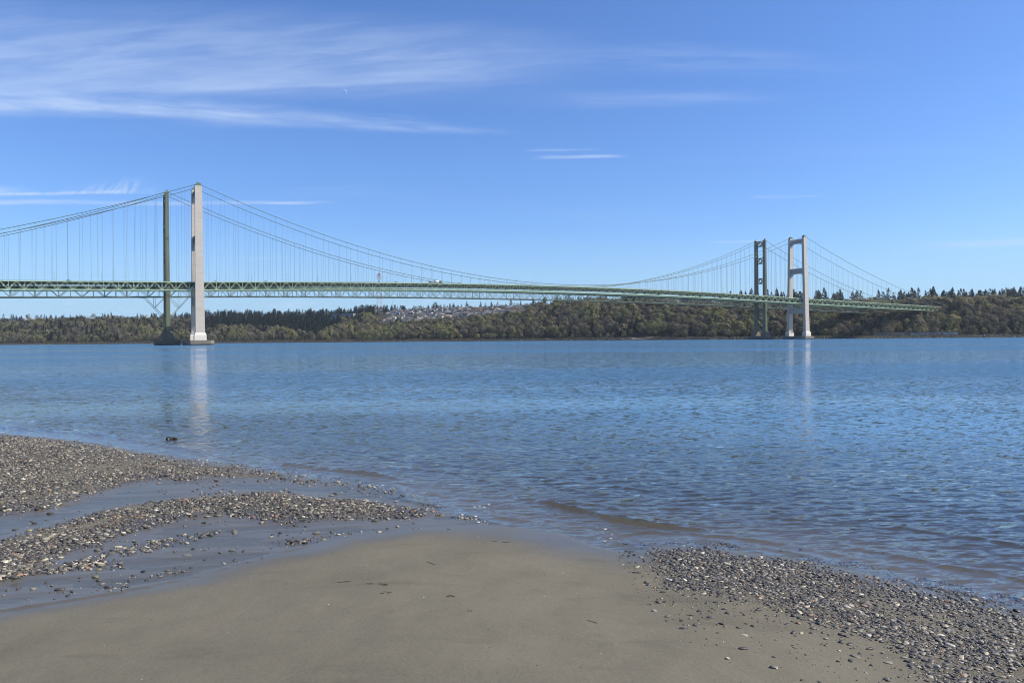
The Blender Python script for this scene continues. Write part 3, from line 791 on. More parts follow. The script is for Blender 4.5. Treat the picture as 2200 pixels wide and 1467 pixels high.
stand = np.clip((vnoise(PX_P / 26.0, TD / 55.0, 97, 3) - 0.5) * 2.2 + 0.5 + np.random.default_rng(98).normal(0, 0.12, len(PX_P)), 0, 0.999)     # stands of one kind grow together
tree_mesh = {}
tv = np.random.default_rng(5)
for k, nm, cols, nf in ((0, 'broadleaf', BR_COL, 170), (1, 'conifer', CO_COL, 130)):
    L = []
    for i in range(14):
        Vv = crown_broad(nf, tv) if k == 0 else crown_conifer(nf, tv, tv.uniform(0.8, 1.25))
        c = shade_col(cols[i % len(cols)], len(Vv), tv)
        L.append((np_mesh('crown', Vv, tri(len(Vv)), leafm, False, col=c), trunk_mesh('b' if k == 0 else 'c', tv)))
    tree_mesh[k] = L
for i in np.where(solo)[0]:
    k = TK[i]; vi = int(stand[i] * 7) + 7 * int(tv.integers(2)) if TK[i] == 0 else int(tv.integers(14)); cr, tk = tree_mesh[k][vi]
    lvl, side = tree_place(qx[i], TD[i], k)
    nm = 'conifer_tree' if k else 'broadleaf_tree'
    e = empty(nm, (TX[i], TY[i], TZ[i]), tv.uniform(0, 6.28)); e.scale = (THT[i] * tv.uniform(0.9, 1.15),) * 2 + (THT[i],)
    ids_h = THT[TK == k]; big_ = 'tall' if THT[i] > np.quantile(ids_h, 0.75) else 'short' if THT[i] < np.quantile(ids_h, 0.3) else 'middling'
    hue = ['dark', 'dark', 'blackish', 'dark'][vi % 4] if k else ['dusky brown', 'pale brown', 'dark olive', 'tan', 'olive', 'yellowish', 'fresh green'][vi % 7]
    q = f'{big_} {hue} ' + ('conifer ' if k else 'budding tree ') + lvl + ' ' + side
    tag(e, q, 'tree', q.replace('conifer ', 'conifers ').replace('budding tree ', 'budding trees '))
    link('trunk', tk, e); link('crown', cr, e)
for k, nm, lab in ((0, 'broadleaf_wood', 'mass of olive brown budding trees covering the far bluff'), (1, 'conifer_wood', 'mass of dark conifers along the far ridge')):
    ids = np.where((TK == k) & keepT & ~solo)[0]; vs, cs = [], []
    base = [(crown_broad(62, tv) if k == 0 else crown_conifer(60, tv)) for _ in range(24)]
    for i in ids:
        B = base[int(tv.integers(24))]; a = tv.uniform(0, 6.28); c, s = math.cos(a), math.sin(a)
        M = np.array([[c, -s, 0], [s, c, 0], [0, 0, 1]]) * (THT[i] * tv.uniform(0.9, 1.15), THT[i] * tv.uniform(0.9, 1.15), THT[i])
        grow = (np.array([1.0]))
        ctr = B.reshape(-1, 3, 3).mean(1, keepdims=True); B2 = (ctr + (B.reshape(-1, 3, 3) - ctr) * 1.55).reshape(-1, 3)
        vs.append(B2 @ M.T + (TX[i], TY[i], TZ[i]))
        bc = (BR_COL if k == 0 else CO_COL)[int(stand[i] * 7) if k == 0 else int(tv.integers(4))]
        cs.append(shade_col(np.array(bc) * tv.uniform(0.8, 1.2), len(B2), tv))
    vs, cs = np.concatenate(vs), np.concatenate(cs)
    o = tag(link(nm, np_mesh(nm, vs, tri(len(vs)), leafm, False, col=cs)), lab, 'wood', kind='stuff')
# dense undergrowth along the bluff
un = np.random.default_rng(8); n = 16000
p = un.uniform(-160, 2360, n); d = 17 + (np.interp(p, SW_P, SW_D) + 60) * un.random(n)
ok = ~((p > 1355) & (p < 1402) & (d < 32)); p, d = p[ok], d[ok]; n = len(p)
X, Y = far_xy(p, d); Z = far_h(p, d) + un.uniform(0.2, 2.2, n)
Vv = facets(np.stack([X, Y, Z], -1), np.tile([0.3, -0.7, 0.8], (n, 1)), un.uniform(1.2, 2.6, n), 1.4, un)
cc = np.array([(0.0471, 0.0456, 0.0258), (0.0646, 0.0608, 0.0319), (0.0342, 0.0380, 0.0228)])[un.integers(0, 3, n)]
tag(link('undergrowth', np_mesh('undergrowth', Vv, tri(len(Vv)), leafm, False, col=np.repeat(cc, 3, 0))), 'low scrub between the trees of the far bluff', 'scrub', kind='stuff')

# riprap at the water's edge of the far shore
ICO = None


def ico(sub):
    import bmesh
    b = bmesh.new(); bmesh.ops.create_icosphere(b, subdivisions=sub, radius=1.0)
    v = np.array([x.co[:] for x in b.verts]); f = np.array([[y.index for y in x.verts] for x in b.faces]); b.free(); return v, f


ICO1, ICO2 = ico(1), ico(2)


def stones(C, S, rotz, shape_rng, base, tilt=None):
    """many squashed lumpy stones as arrays; C centres, S (n,3) half axes"""
    v, f = base; n = len(C); nv = len(v)
    vv = v[None] * (1 + shape_rng.normal(0, 0.12, (n, nv, 1)))
    vv = vv * S[:, None, :]
    if tilt is not None:
        ct, st = np.cos(tilt)[:, None], np.sin(tilt)[:, None]
        vv = np.stack([vv[..., 0] * ct - vv[..., 2] * st, vv[..., 1], vv[..., 0] * st + vv[..., 2] * ct], -1)
    c, s = np.cos(rotz)[:, None], np.sin(rotz)[:, None]
    vv = np.stack([vv[..., 0] * c - vv[..., 1] * s, vv[..., 0] * s + vv[..., 1] * c, vv[..., 2]], -1) + C[:, None, :]
    ff = f[None] + (np.arange(n) * nv)[:, None, None]
    return vv.reshape(-1, 3), ff.reshape(-1, 3), nv


stonem = material('stone', (0, 0, 0), 0.75, 0.28, 60.0, attr='col', spec=0.35)
n = 2600; p = un.uniform(-60, 2300, n); d = un.uniform(-1.0, 7.5, n); X, Y = far_xy(p, d)
Cc = np.stack([X, Y, far_h(p, d) + 0.2], -1); Ss = un.uniform(0.5, 1.5, (n, 1)) * np.array([[1.2, 1.0, 0.8]])
vv, ff, nv = stones(Cc, Ss, un.uniform(0, 6, n), un, ICO1)
rc = np.array([(0.0532, 0.0494, 0.0441), (0.0912, 0.0836, 0.0722), (0.0342, 0.0327, 0.0304), (0.1976, 0.1824, 0.1520)])[un.choice(4, n, p=[0.4, 0.25, 0.27, 0.08])]
tag(link('riprap', np_mesh('riprap', vv, ff, stonem, False, col=np.repeat(rc, nv, 0))), 'dark boulders heaped along the far waterline', 'boulders', kind='stuff')
# pale landing below the trees
lp = [(1352, 7.5), (1372, 9), (1385, 15), (1398, 24), (1403, 26), (1401, 15), (1396, 5), (1380, 1.5), (1360, 1.0)]
b = MB(); top = []
for a, dd in lp:
    X, Y = far_xy(a, dd); top.append((float(X), float(Y), float(far_h(np.array([a]), np.array([dd]))[0]) + 0.75))
k = len(top); b.quads(top + [(x, y, z - 1.5) for x, y, z in top], [tuple(range(k))] + [(i, i + k, (i + 1) % k + k, (i + 1) % k) for i in range(k)])
tag(b.build('gravel_landing', material('landing_gravel', (0.228, 0.198, 0.144), 0.95, 0.25, 0.3)), kind='structure')


# ------------------------------------------------------------------ buildings of the far shore
def house_meshes(w, dp, h, rise, hip, wallm, roofm):
    wl = MB().box(-w / 2, w / 2, -dp / 2, dp / 2, -3.0, h)
    rf = MB(); o = 0.5; e = h + 0.01; rx = w / 2 + o; ry = dp / 2 + o
    ridge = max(rx - ry, 0.6) if hip else rx
    pts = [(-rx, -ry, e), (rx, -ry, e), (rx, ry, e), (-rx, ry, e), (-ridge, 0, e + rise), (ridge, 0, e + rise)]
    rf.quads(pts, [(0, 1, 5, 4), (2, 3, 4, 5), (1, 2, 5), (3, 0, 4), (3, 2, 1, 0)])
    ws = []
    k = max(2, int(w / 3.4))
    for i in range(k):
        x = -w / 2 + (i + 0.5) * w / k
        for z in ((0.9,) if h < 4 else (0.9, 3.7)):
            ws.append(MB().box(x - 0.75, x + 0.75, -dp / 2 - 0.06, -dp / 2 + 0.02, z, z + 1.5).mesh('window', glassm))
    return wl.mesh('wall', wallm), rf.mesh('roof', roofm), ws


glassm = material('window_glass', (0.023, 0.030, 0.038), 0.12, spec=0.6)
wallc = {'white': (0.5472, 0.5396, 0.5168), 'cream': (0.4408, 0.3952, 0.3192), 'tan': (0.2736, 0.2204, 0.1596), 'grey': (0.2432, 0.2508, 0.2660), 'blue grey': (0.1672, 0.2052, 0.2508)}
roofc = {'grey': (0.1064, 0.1064, 0.1102), 'brown': (0.0988, 0.0760, 0.0608), 'dark': (0.0456, 0.0456, 0.0494), 'pale grey': (0.3040, 0.3040, 0.3116)}
wm = {k: material('wall_paint', v, 0.8, 0.1, 0.3) for k, v in wallc.items()}
rm = {k: material('roof_shingle', v, 0.85, 0.2, 0.5) for k, v in roofc.items()}
hr = np.random.default_rng(23); variants = []
for i in range(14):
    wk = ['white', 'grey', 'cream', 'tan', 'grey', 'white', 'blue grey', 'tan'][i % 8]; rk = ['grey', 'brown', 'dark', 'brown', 'pale grey', 'dark'][i % 6]
    variants.append((wk, rk, hr.uniform(10, 17), house_meshes(hr.uniform(10, 17), hr.uniform(8, 10), 3.2 if i % 3 else 5.8, hr.uniform(1.8, 2.8), i % 2 == 0, wm[wk], rm[rk])))


def put_house(p, d, where, var=None, rz=None, s=1.0):
    wk, rk, w, (wl, rf, ws) = variants[int(hr.integers(14)) if var is None else var]
    X, Y = far_xy(p, d); z = float(far_h(np.array([p]), np.array([d]))[0])
    e = empty('house', (X, Y, z + 0.6), hr.uniform(-0.5, 0.7) if rz is None else rz); e.scale = (s, s, s)
    tag(e, f'small {wk} house with {rk} roof {where}', 'house', f'{wk} houses with {rk} roofs {where}')
    link('wall', wl, e); link('roof', rf, e)
    for q in ws: link('window', q, e)


for row, d in enumerate(np.linspace(225, 590, 12)):
    for p in np.arange(822 + 4 * (row % 3) + row * 2, 1118 + row * 2, 11.0):
        if hr.random() < 0.70 and not (row < 3 and p > 1040 + 18 * row) and not (row < 1 and p > 960):
            put_house(p + hr.uniform(-2.5, 2.5), d + hr.uniform(-9, 9), 'in the packed rows on the hillside', s=0.92)
for p, d in [(1112, 520), (1124, 560), (1136, 540), (1150, 580), (1166, 560), (1185, 600), (1204, 590), (1224, 600), (1240, 560), (1265, 560), (1290, 580), (1318, 560), (1345, 540), (1372, 520), (1398, 540)]:
    put_house(p, d, 'on the ridge beneath the middle of the deck', s=1.1)
for p, d in [(12, 600), (24, 560), (36, 600), (70, 600), (80, 610), (108, 600), (170, 600), (246, 600), (262, 600), (285, 600), (312, 600), (330, 560)]:
    put_house(p, d, 'on the low ridge at the far left', s=1.1)
for p, d in [(1500, 420), (1520, 300), (1545, 380), (1462, 330), (1478, 300), (1600, 420), (1640, 440), (1740, 430), (1775, 470), (1822, 440), (1850, 480), (1880, 430), (1950, 460), (1985, 430),
             (2010, 480), (2070, 450), (2100, 420), (2135, 470), (2165, 440), (2188, 480)]:
    put_house(p, d, 'on the plateau above the right bluff', s=1.15)


def long_building(name, label, p0, p1, d, h, dp, wallmat, roofmat, rise=0.6, lift=0.5):
    X0, Y0 = far_xy(p0, d); X1, Y1 = far_xy(p1, d); L = math.hypot(X1 - X0, Y1 - Y0)
    z = max(float(far_h(np.array([q]), np.array([d]))[0]) for q in (p0, (p0 + p1) / 2, p1)) + lift
    e = empty(name, ((X0 + X1) / 2, (Y0 + Y1) / 2, z), math.atan2(Y1 - Y0, X1 - X0)); tag(e, label, 'building')
    MB().box(-L / 2, L / 2, -dp / 2, dp / 2, -6, h).build('wall', wallmat, e)
    r = MB(); r.box(-L / 2 - 0.8, L / 2 + 0.8, -dp / 2 - 0.8, dp / 2 + 0.8, h + 0.01, h + rise); r.build('roof', roofmat, e)
    k = max(2, int(L / 5))
    wmesh = MB().box(-1.3, 1.3, -0.05, 0.05, 0, 1.5).mesh('window', glassm)
    for i in range(k):
        for zz in np.arange(0.9, h - 1.2, 3.0):
            link('window', wmesh, e, (-L / 2 + (i + 0.5) * L / k, -dp / 2 - 0.03, zz))
    return e


long_building('apartment_block', 'long pale apartment block with dark bays at the edge of the ridge wood', 716, 762, 330, 12, 14, wm['grey'], rm['grey'], lift=9)
long_building('apartment_block', 'low end wing stepping down from the apartment block into the wood', 690, 715, 325, 7, 12, wm['grey'], rm['grey'], lift=7)
long_building('hall', 'long low hall with pale roof seen under the deck left of the right steel tower', 1508, 1536, 330, 4, 16, wm['tan'], rm['pale grey'], 1.0, 4)
long_building('hall', 'grey walled flat hall right behind the left leg of the right steel tower', 1556, 1585, 230, 6.5, 16, wm['blue grey'], rm['grey'], 0.8, 4)
long_building('hall', 'pale fronted flat hall beside the left leg of the right steel tower', 1590, 1618, 228, 7, 16, wm['grey'], rm['pale grey'], 0.8, 4)
long_building('bungalow', 'wide bungalow with bright flat roof above the end of the bridge', 2024, 2049, 330, 5, 12, wm['cream'], rm['pale grey'], 0.9, 4)
long_building('bungalow', 'brown walled bungalow right of the bright flat roofed one', 2050, 2063, 320, 5, 12, wm['tan'], rm['brown'], 1.2, 2)
long_building('lodge', 'long white fronted lodge among conifers at the top right', 2138, 2174, 520, 5, 12, wm['white'], rm['grey'], 0.9, 4)
long_building('hall', 'long white roofed hall on the ridge beneath the deck middle', 1284, 1306, 300, 4, 14, wm['white'], rm['pale grey'], 0.9, 3)
long_building('terrace', 'long pale terrace on the ridge at the far left edge', 22, 56, 560, 5, 12, wm['white'], rm['pale grey'], 0.8, 3)

# graffiti wall on the railway bench
wl0 = Vector((*[float(q) for q in far_xy(1878, 17.0)], 0)); wl1 = Vector((*[float(q) for q in far_xy(2060, 17.0)], 0))
Lw = (wl1 - wl0).length; wa = math.atan2(wl1.y - wl0.y, wl1.x - wl0.x)
gw = empty('retaining_wall', (wl0.x, wl0.y, 4.6), wa); tag(gw, 'long low concrete wall with pale graffiti lettering at the foot of the right bluff', 'wall')
MB().box(0, Lw, -0.3, 0.3, -1, 4.6).build('wall_face', material('old_concrete', (0.122, 0.114, 0.099), 0.9, 0.3, 0.2), gw)
MB().box(-0.2, Lw + 0.2, -0.5, 0.5, 4.61, 4.95).build('coping', material('coping_stone', (0.198, 0.182, 0.152), 0.9, 0.2, 0.3), gw)
paint = material('pale_paint', (0.471, 0.502, 0.517), 0.7, 0.25, 0.4)
tc_ = bpy.data.curves.new('lettering', 'FONT'); tc_.body = 'SQUAT-ECOTY JEEANS!'; tc_.size = 4.6; tc_.extrude = 0.02; tc_.offset = 0.10
dg = None
to = bpy.data.objects.new('lettering', tc_); COL.objects.link(to); to.parent = gw
bpy.context.view_layer.update()
wtxt = max(to.dimensions.x, 1)
to.location = (Lw * 0.435, -0.34, 0.55); to.rotation_euler = (R(90), 0, 0); to.scale = (Lw * 0.555 / wtxt, 1.0, 1.0); tc_.materials.append(paint)
teal = material('teal_paint', (0.061, 0.129, 0.144), 0.7, 0.3, 0.4)
MB().box(Lw * 0.04, Lw * 0.13, -0.345, -0.301, 0.7, 4.0).build('paint_patch', teal, gw)
MB().box(Lw * 0.155, Lw * 0.37, -0.345, -0.301, 2.2, 4.1).build('paint_patch', material('buff_paint', (0.251, 0.220, 0.167), 0.8, 0.3, 0.3), gw)

# red and white lattice pylon
def pylon():
    P = at(815, 690, 2260); z0 = float(far_h(np.array([815.0]), np.array([2260 - float(shore(815))]))[0])
    top = at(815, 587, 2260).z; H = top - z0
    e = empty('lattice_pylon', (P.x, P.y, z0), 0.25); tag(e, 'tall red and white lattice power pylon behind the bridge deck', 'pylon')
    red, wht = material('pylon_red', (0.342, 0.076, 0.061), 0.6), material('pylon_white', (0.547, 0.532, 0.532), 0.6)
    hw = lambda z: np.interp(z / H, [0, 0.62, 1], [9.5, 2.9, 2.2])
    lev = list(np.linspace(0, H * 0.62, 8)) + list(np.linspace(H * 0.62, H, 9))[1:]
    for i, (a, b) in enumerate(zip(lev[:-1], lev[1:])):
        m = MB(); wa_, wb = hw(a), hw(b); ca = [(-wa_, -wa_, a), (wa_, -wa_, a), (wa_, wa_, a), (-wa_, wa_, a)]; cb = [(-wb, -wb, b), (wb, -wb, b), (wb, wb, b), (-wb, wb, b)]
        for k in range(4):
            m.bar(ca[k], cb[k], 0.75, 0.75); m.bar(ca[k], cb[(k + 1) % 4], 0.4, 0.4); m.bar(ca[(k + 1) % 4], cb[k], 0.4, 0.4); m.bar(cb[k], cb[(k + 1) % 4], 0.45, 0.45)
        m.build('lattice_section', red if i % 3 == 1 or i > 12 else wht, e)
    for z, w in ((H * 0.985, 4.5), (H * 0.945, 8), (H * 0.90, 7.5), (H * 0.855, 7.0)):
        m = MB(); m.bar((-w, 0, z), (w, 0, z), 1.1, 1.0); m.bar((-w, 0, z), (0, 0, z + 3), 0.4, 0.4); m.bar((w, 0, z), (0, 0, z + 3), 0.4, 0.4); m.build('cross_arm', red, e)
pylon()
for px, yt, nm in ((843, 640, 'thin radio mast right of the lattice pylon'), (943.5, 654, 'thin pole left of the pair over the house rows'), (954, 654, 'thin pole over the middle of the house rows'), (1001, 655, 'thin pole at the gap in the ridge trees')):
    D = 2350.0; base = at(px, 668, D); t_ = at(px, yt, D)
    m = MB().tube((0, 0, -8), (0, 0, t_.z - base.z), 0.35, 0.2, 5); o = m.build('mast', material('mast_grey', (0.190, 0.198, 0.213), 0.6), None, False, base); tag(o, nm, 'mast')

# ------------------------------------------------------------------ the bridges
green = material('green_steel_light', (0.335, 0.430, 0.275), 0.55, 0.10, 0.25)
green2 = material('green_steel_dark', (0.128, 0.146, 0.102), 0.6, 0.2, 0.12, streak=(1, 1, 0.15))
green3 = material('green_steel_truss', (0.110, 0.148, 0.114), 0.6, 0.12, 0.2)
conc = material('tower_concrete', (0.412, 0.374, 0.325), 0.85, 0.17, 0.30, streak=(0.5, 0.5, 1.3))
jointm = material('joint_concrete', (0.357, 0.319, 0.277), 0.85, 0.1, 0.4)
shaded_framem = material('green_steel_painted_shade', (0.076, 0.099, 0.076), 0.7, 0.2, 0.2)  # the steel's green darkened, so its colour carries the shade under the decks
concw = material('white_concrete', (0.547, 0.509, 0.456), 0.85, 0.08, 0.4)
pierm = material('pier_concrete', (0.152, 0.137, 0.114), 0.9, 0.3, 0.25, streak=(1, 1, 0.3))
pierd = material('old_pier_concrete', (0.150, 0.136, 0.105), 0.9, 0.35, 0.25, streak=(1, 1, 0.3))
tidem = material('tide_stain', (0.027, 0.027, 0.023), 0.8, 0.3, 0.5)
cablem = material('cable_green', (0.099, 0.144, 0.118), 0.6)
ropem = material('suspender_rope', (0.152, 0.198, 0.205), 0.6)
asph = material('asphalt', (0.038, 0.038, 0.038), 0.9, 0.2, 0.5)
railm = material('railing_green', (0.129, 0.167, 0.129), 0.6)
UNIT = {}


def unit_bar(mat):
    if mat.name not in UNIT: UNIT[mat.name] = MB().box(-.5, .5, -.5, .5, 0, 1).mesh('bar', mat)
    return UNIT[mat.name]


def bar_obj(name, p, q, w, h, mat, parent):
    """a straight member: unit box stretched from p to q"""
    p, q = Vector(p), Vector(q); d = q - p; L = d.length; d.normalize()
    a = Vector((0, 1, 0)) if abs(d.y) < 0.9 else Vector((1, 0, 0))
    x = a.cross(d).normalized(); y = d.cross(x)
    o = link(name, unit_bar(mat), parent)
    M = Matrix((x * w, y * h, d * L)).transposed().to_4x4(); M.translation = p
    o.matrix_local = M
    return o


L0 = 853.4
def beam_along(mb, ss, t, zf, w, h):
    mb.strip([[(s, t - w / 2, zf(s) - h / 2), (s, t + w / 2, zf(s) - h / 2), (s, t + w / 2, zf(s) + h / 2), (s, t - w / 2, zf(s) + h / 2)] for s in ss])


class Bridge:
    pass


def deck_profile(ztower, zmid, sl):
    def f(s):
        if s < 0: return ztower + s * sl
        if s > L0: return ztower - (s - L0) * sl
        k = (s - L0 / 2) / (L0 / 2); return zmid - (zmid - ztower) * k * k
    return f


def cable_profile(ztop, zlow, zend, side, sag):
    def f(s):
        if 0 <= s <= L0:
            k = (s - L0 / 2) / (L0 / 2); return zlow + (ztop - zlow) * k * k
        k = min((-s if s < 0 else s - L0) / side, 1.0); return ztop + (zend - ztop) * k - 4 * sag * k * (1 - k)
    return f


def make_bridge(B):
    e = empty('suspension_bridge', (B.O[0], B.O[1], 0), B.ang); tag(e, B.label, 'bridge')
    top, cab = B.top, B.cab
    nodes = np.arange(-B.side + 6, L0 + B.side - 5, B.panel)
    vis0 = lambda s: -190 < s < L0 + 330
    # deck, floor beams, stringers
    m = MB(); m.strip([[(s, -B.half + 0.6, top(s) - 1.35), (s, B.half - 0.6, top(s) - 1.35), (s, B.half - 0.6, top(s) - 1.0), (s, -B.half + 0.6, top(s) - 1.0)] for s in nodes]); m.build('road_deck', asph, e)
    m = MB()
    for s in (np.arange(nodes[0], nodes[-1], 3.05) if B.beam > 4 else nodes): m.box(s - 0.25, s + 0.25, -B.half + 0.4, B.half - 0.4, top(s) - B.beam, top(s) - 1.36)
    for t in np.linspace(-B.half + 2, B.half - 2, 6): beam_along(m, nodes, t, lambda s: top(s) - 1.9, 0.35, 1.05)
    tag(m.build('floor_framing', shaded_framem, e), kind='stuff')
    # stiffening truss
    tr_ = empty('stiffening_truss', parent=e)
    for t in (-B.half, B.half):
        a = MB(); beam_along(a, nodes, t, lambda s: top(s) - 0.8, 0.62, 0.72); a.build('top_chord', B.truss, tr_)
        a = MB(); beam_along(a, nodes, t, lambda s: top(s) - 0.8 - B.depth, 0.66, 0.82); a.build('bottom_chord', B.truss, tr_)
        rest = MB(); gus = MB(); kd = kv = 0
        for i, s in enumerate(nodes[:-1]):
            s2 = nodes[i + 1]; zt, zb, zt2, zb2 = top(s) - 0.8, top(s) - 0.8 - B.depth, top(s2) - 0.8, top(s2) - 0.8 - B.depth
            p, q = ((s, t, zb), (s2, t, zt2)) if i % 2 == 0 else ((s, t, zt), (s2, t, zb2))
            own = (t < 0) == B.near_first and vis0(s)
            if B.skip(s): own = own
            if own and kd < 280: bar_obj('diagonal', p, q, B.dw, B.dw * 0.8, B.truss, tr_); kd += 1
            else: rest.bar(p, q, B.dw, B.dw * 0.8)
            if B.every_post or i % 2 == 0:
                if own and kv < 280: bar_obj('post', (s, t, zb), (s, t, zt), B.dw * 0.8, B.dw * 0.7, B.truss, tr_); kv += 1
                else: rest.bar((s, t, zb), (s, t, zt), B.dw * 0.7, B.dw * 0.7)
            g, zz = (0.95, zb + 0.45) if i % 2 == 0 else (0.75, zt - 0.42)
            gus.box(s - g, s + g, t - 0.36, t + 0.36, zz - 0.33, zz + 0.33)
        if rest.v: tag(rest.build('web_members', B.truss, tr_), kind='stuff')
        tag(gus.build('gusset_plates', B.truss, tr_), kind='stuff')
        r = MB(); beam_along(r, nodes, t * 1.0, lambda s: top(s) + 0.02, 0.12, 0.14); beam_along(r, nodes, t, lambda s: top(s) - 0.18, 0.08, 0.08)
        for s in nodes[::1]: r.box(s - 0.06, s + 0.06, t - 0.05, t + 0.05, top(s) - 0.37, top(s) - 0.05)
        r.build('railing', railm, e)
    lat = MB()
    for i, s in enumerate(nodes[:-1:2]):
        s2 = min(s + 2 * B.panel, nodes[-1]); za, zb = top(s) - 0.8 - B.depth, top(s2) - 0.8 - B.depth
        lat.bar((s, -B.half, za + 0.06), (s, B.half, za + 0.06), 0.4, 0.4)
        lat.bar((s, -B.half, za - 0.05), (s2, B.half, zb - 0.05), 0.3, 0.3); lat.bar((s, B.half, za + 0.2), (s2, -B.half, zb + 0.2), 0.3, 0.3)
        if B.sway:
            lat.bar((s, -B.half, za), (s, 0, top(s) - 3.1), 0.3, 0.3); lat.bar((s, B.half, za), (s, 0, top(s) - 3.1), 0.3, 0.3)
    tag(lat.build('lateral_bracing', B.truss, tr_), kind='stuff')
    # cables and suspenders
    for t in (-B.cabt, B.cabt):
        ss = np.concatenate([np.linspace(-B.side - 6, 0, 60), np.linspace(0, L0, 150)[1:], np.linspace(L0, L0 + B.side + 6, 60)[1:]])
        MB().sweep([(s, t, cab(s)) for s in ss], 0.27, 8).build('main_cable', cablem, e, True)
        rest = MB(); cl = MB(); n = 0
        for s in np.arange(-B.side + 14, L0 + B.side - 12, B.hang):
            if min(abs(s), abs(s - L0)) < 8: continue
            z1, z0 = cab(s) - 0.15, top(s) - 0.5
            if z1 - z0 < 0.8: continue
            if vis0(s) and n < 145: bar_obj('suspender', (s, t, z0), (s, t, z1), 0.13, 0.13, ropem, e); n += 1
            else: rest.bar((s, t, z0), (s, t, z1), 0.13, 0.13)
            cl.box(s - 0.3, s + 0.3, t - 0.34, t + 0.34, z1 - 0.25, z1 + 0.5)
        if rest.v: tag(rest.build('far_suspenders', ropem, e), kind='stuff')
        tag(cl.build('cable_bands', cablem, e), kind='stuff')
    return e


def ring(s, t, a, b, z): return [(s - a / 2, t - b / 2, z), (s + a / 2, t - b / 2, z), (s + a / 2, t + b / 2, z), (s - a / 2, t + b / 2, z)]


def chamfer_block(s, a, b, z0, z1, ch, mb=None):
    """block with cut corners, a along the bridge and b across"""
    m = mb or MB(); a2, b2 = a / 2, b / 2
    o = [(-a2 + ch, -b2), (a2 - ch, -b2), (a2, -b2 + ch), (a2, b2 - ch), (a2 - ch, b2), (-a2 + ch, b2), (-a2, b2 - ch), (-a2, -b2 + ch)]
    P = [(s + x, y, z0) for x, y in o] + [(s + x, y, z1) for x, y in o]
    m.quads(P, [tuple(range(8))[::-1], tuple(range(8, 16))] + [(i, (i + 1) % 8, (i + 1) % 8 + 8, i + 8) for i in range(8)]); return m


# the nearer bridge with concrete towers
B = Bridge(); B.O, B.ang = (-308.2, 753.7), 0.511; B.side = 356.0
B.label = 'suspension bridge with pale concrete towers and light green deck truss, nearer of the two'
B.top = deck_profile(61.4, 68.6, 0.0215); B.cab = cable_profile(155.8, 70.0, 56.0, 360.0, 10.0)
B.half, B.depth, B.panel, B.fb, B.truss, B.every_post, B.near_first, B.dw, B.sway = 11.9, 7.3, 6.1, 2, green, False, True, 0.50, False
B.beam = 4.3
B.cabt, B.hang = 12.6, 12.2; B.skip = lambda s: False
NEW = B; newb = make_bridge(B)
HT_, HBm = 12.59, 15.8
def leg_c(z): k = (z - 10) / 144.6; return HBm + (HT_ - HBm) * k, 8.46 + (6.36 - 8.46) * k, 4.6 + (3.7 - 4.6) * k


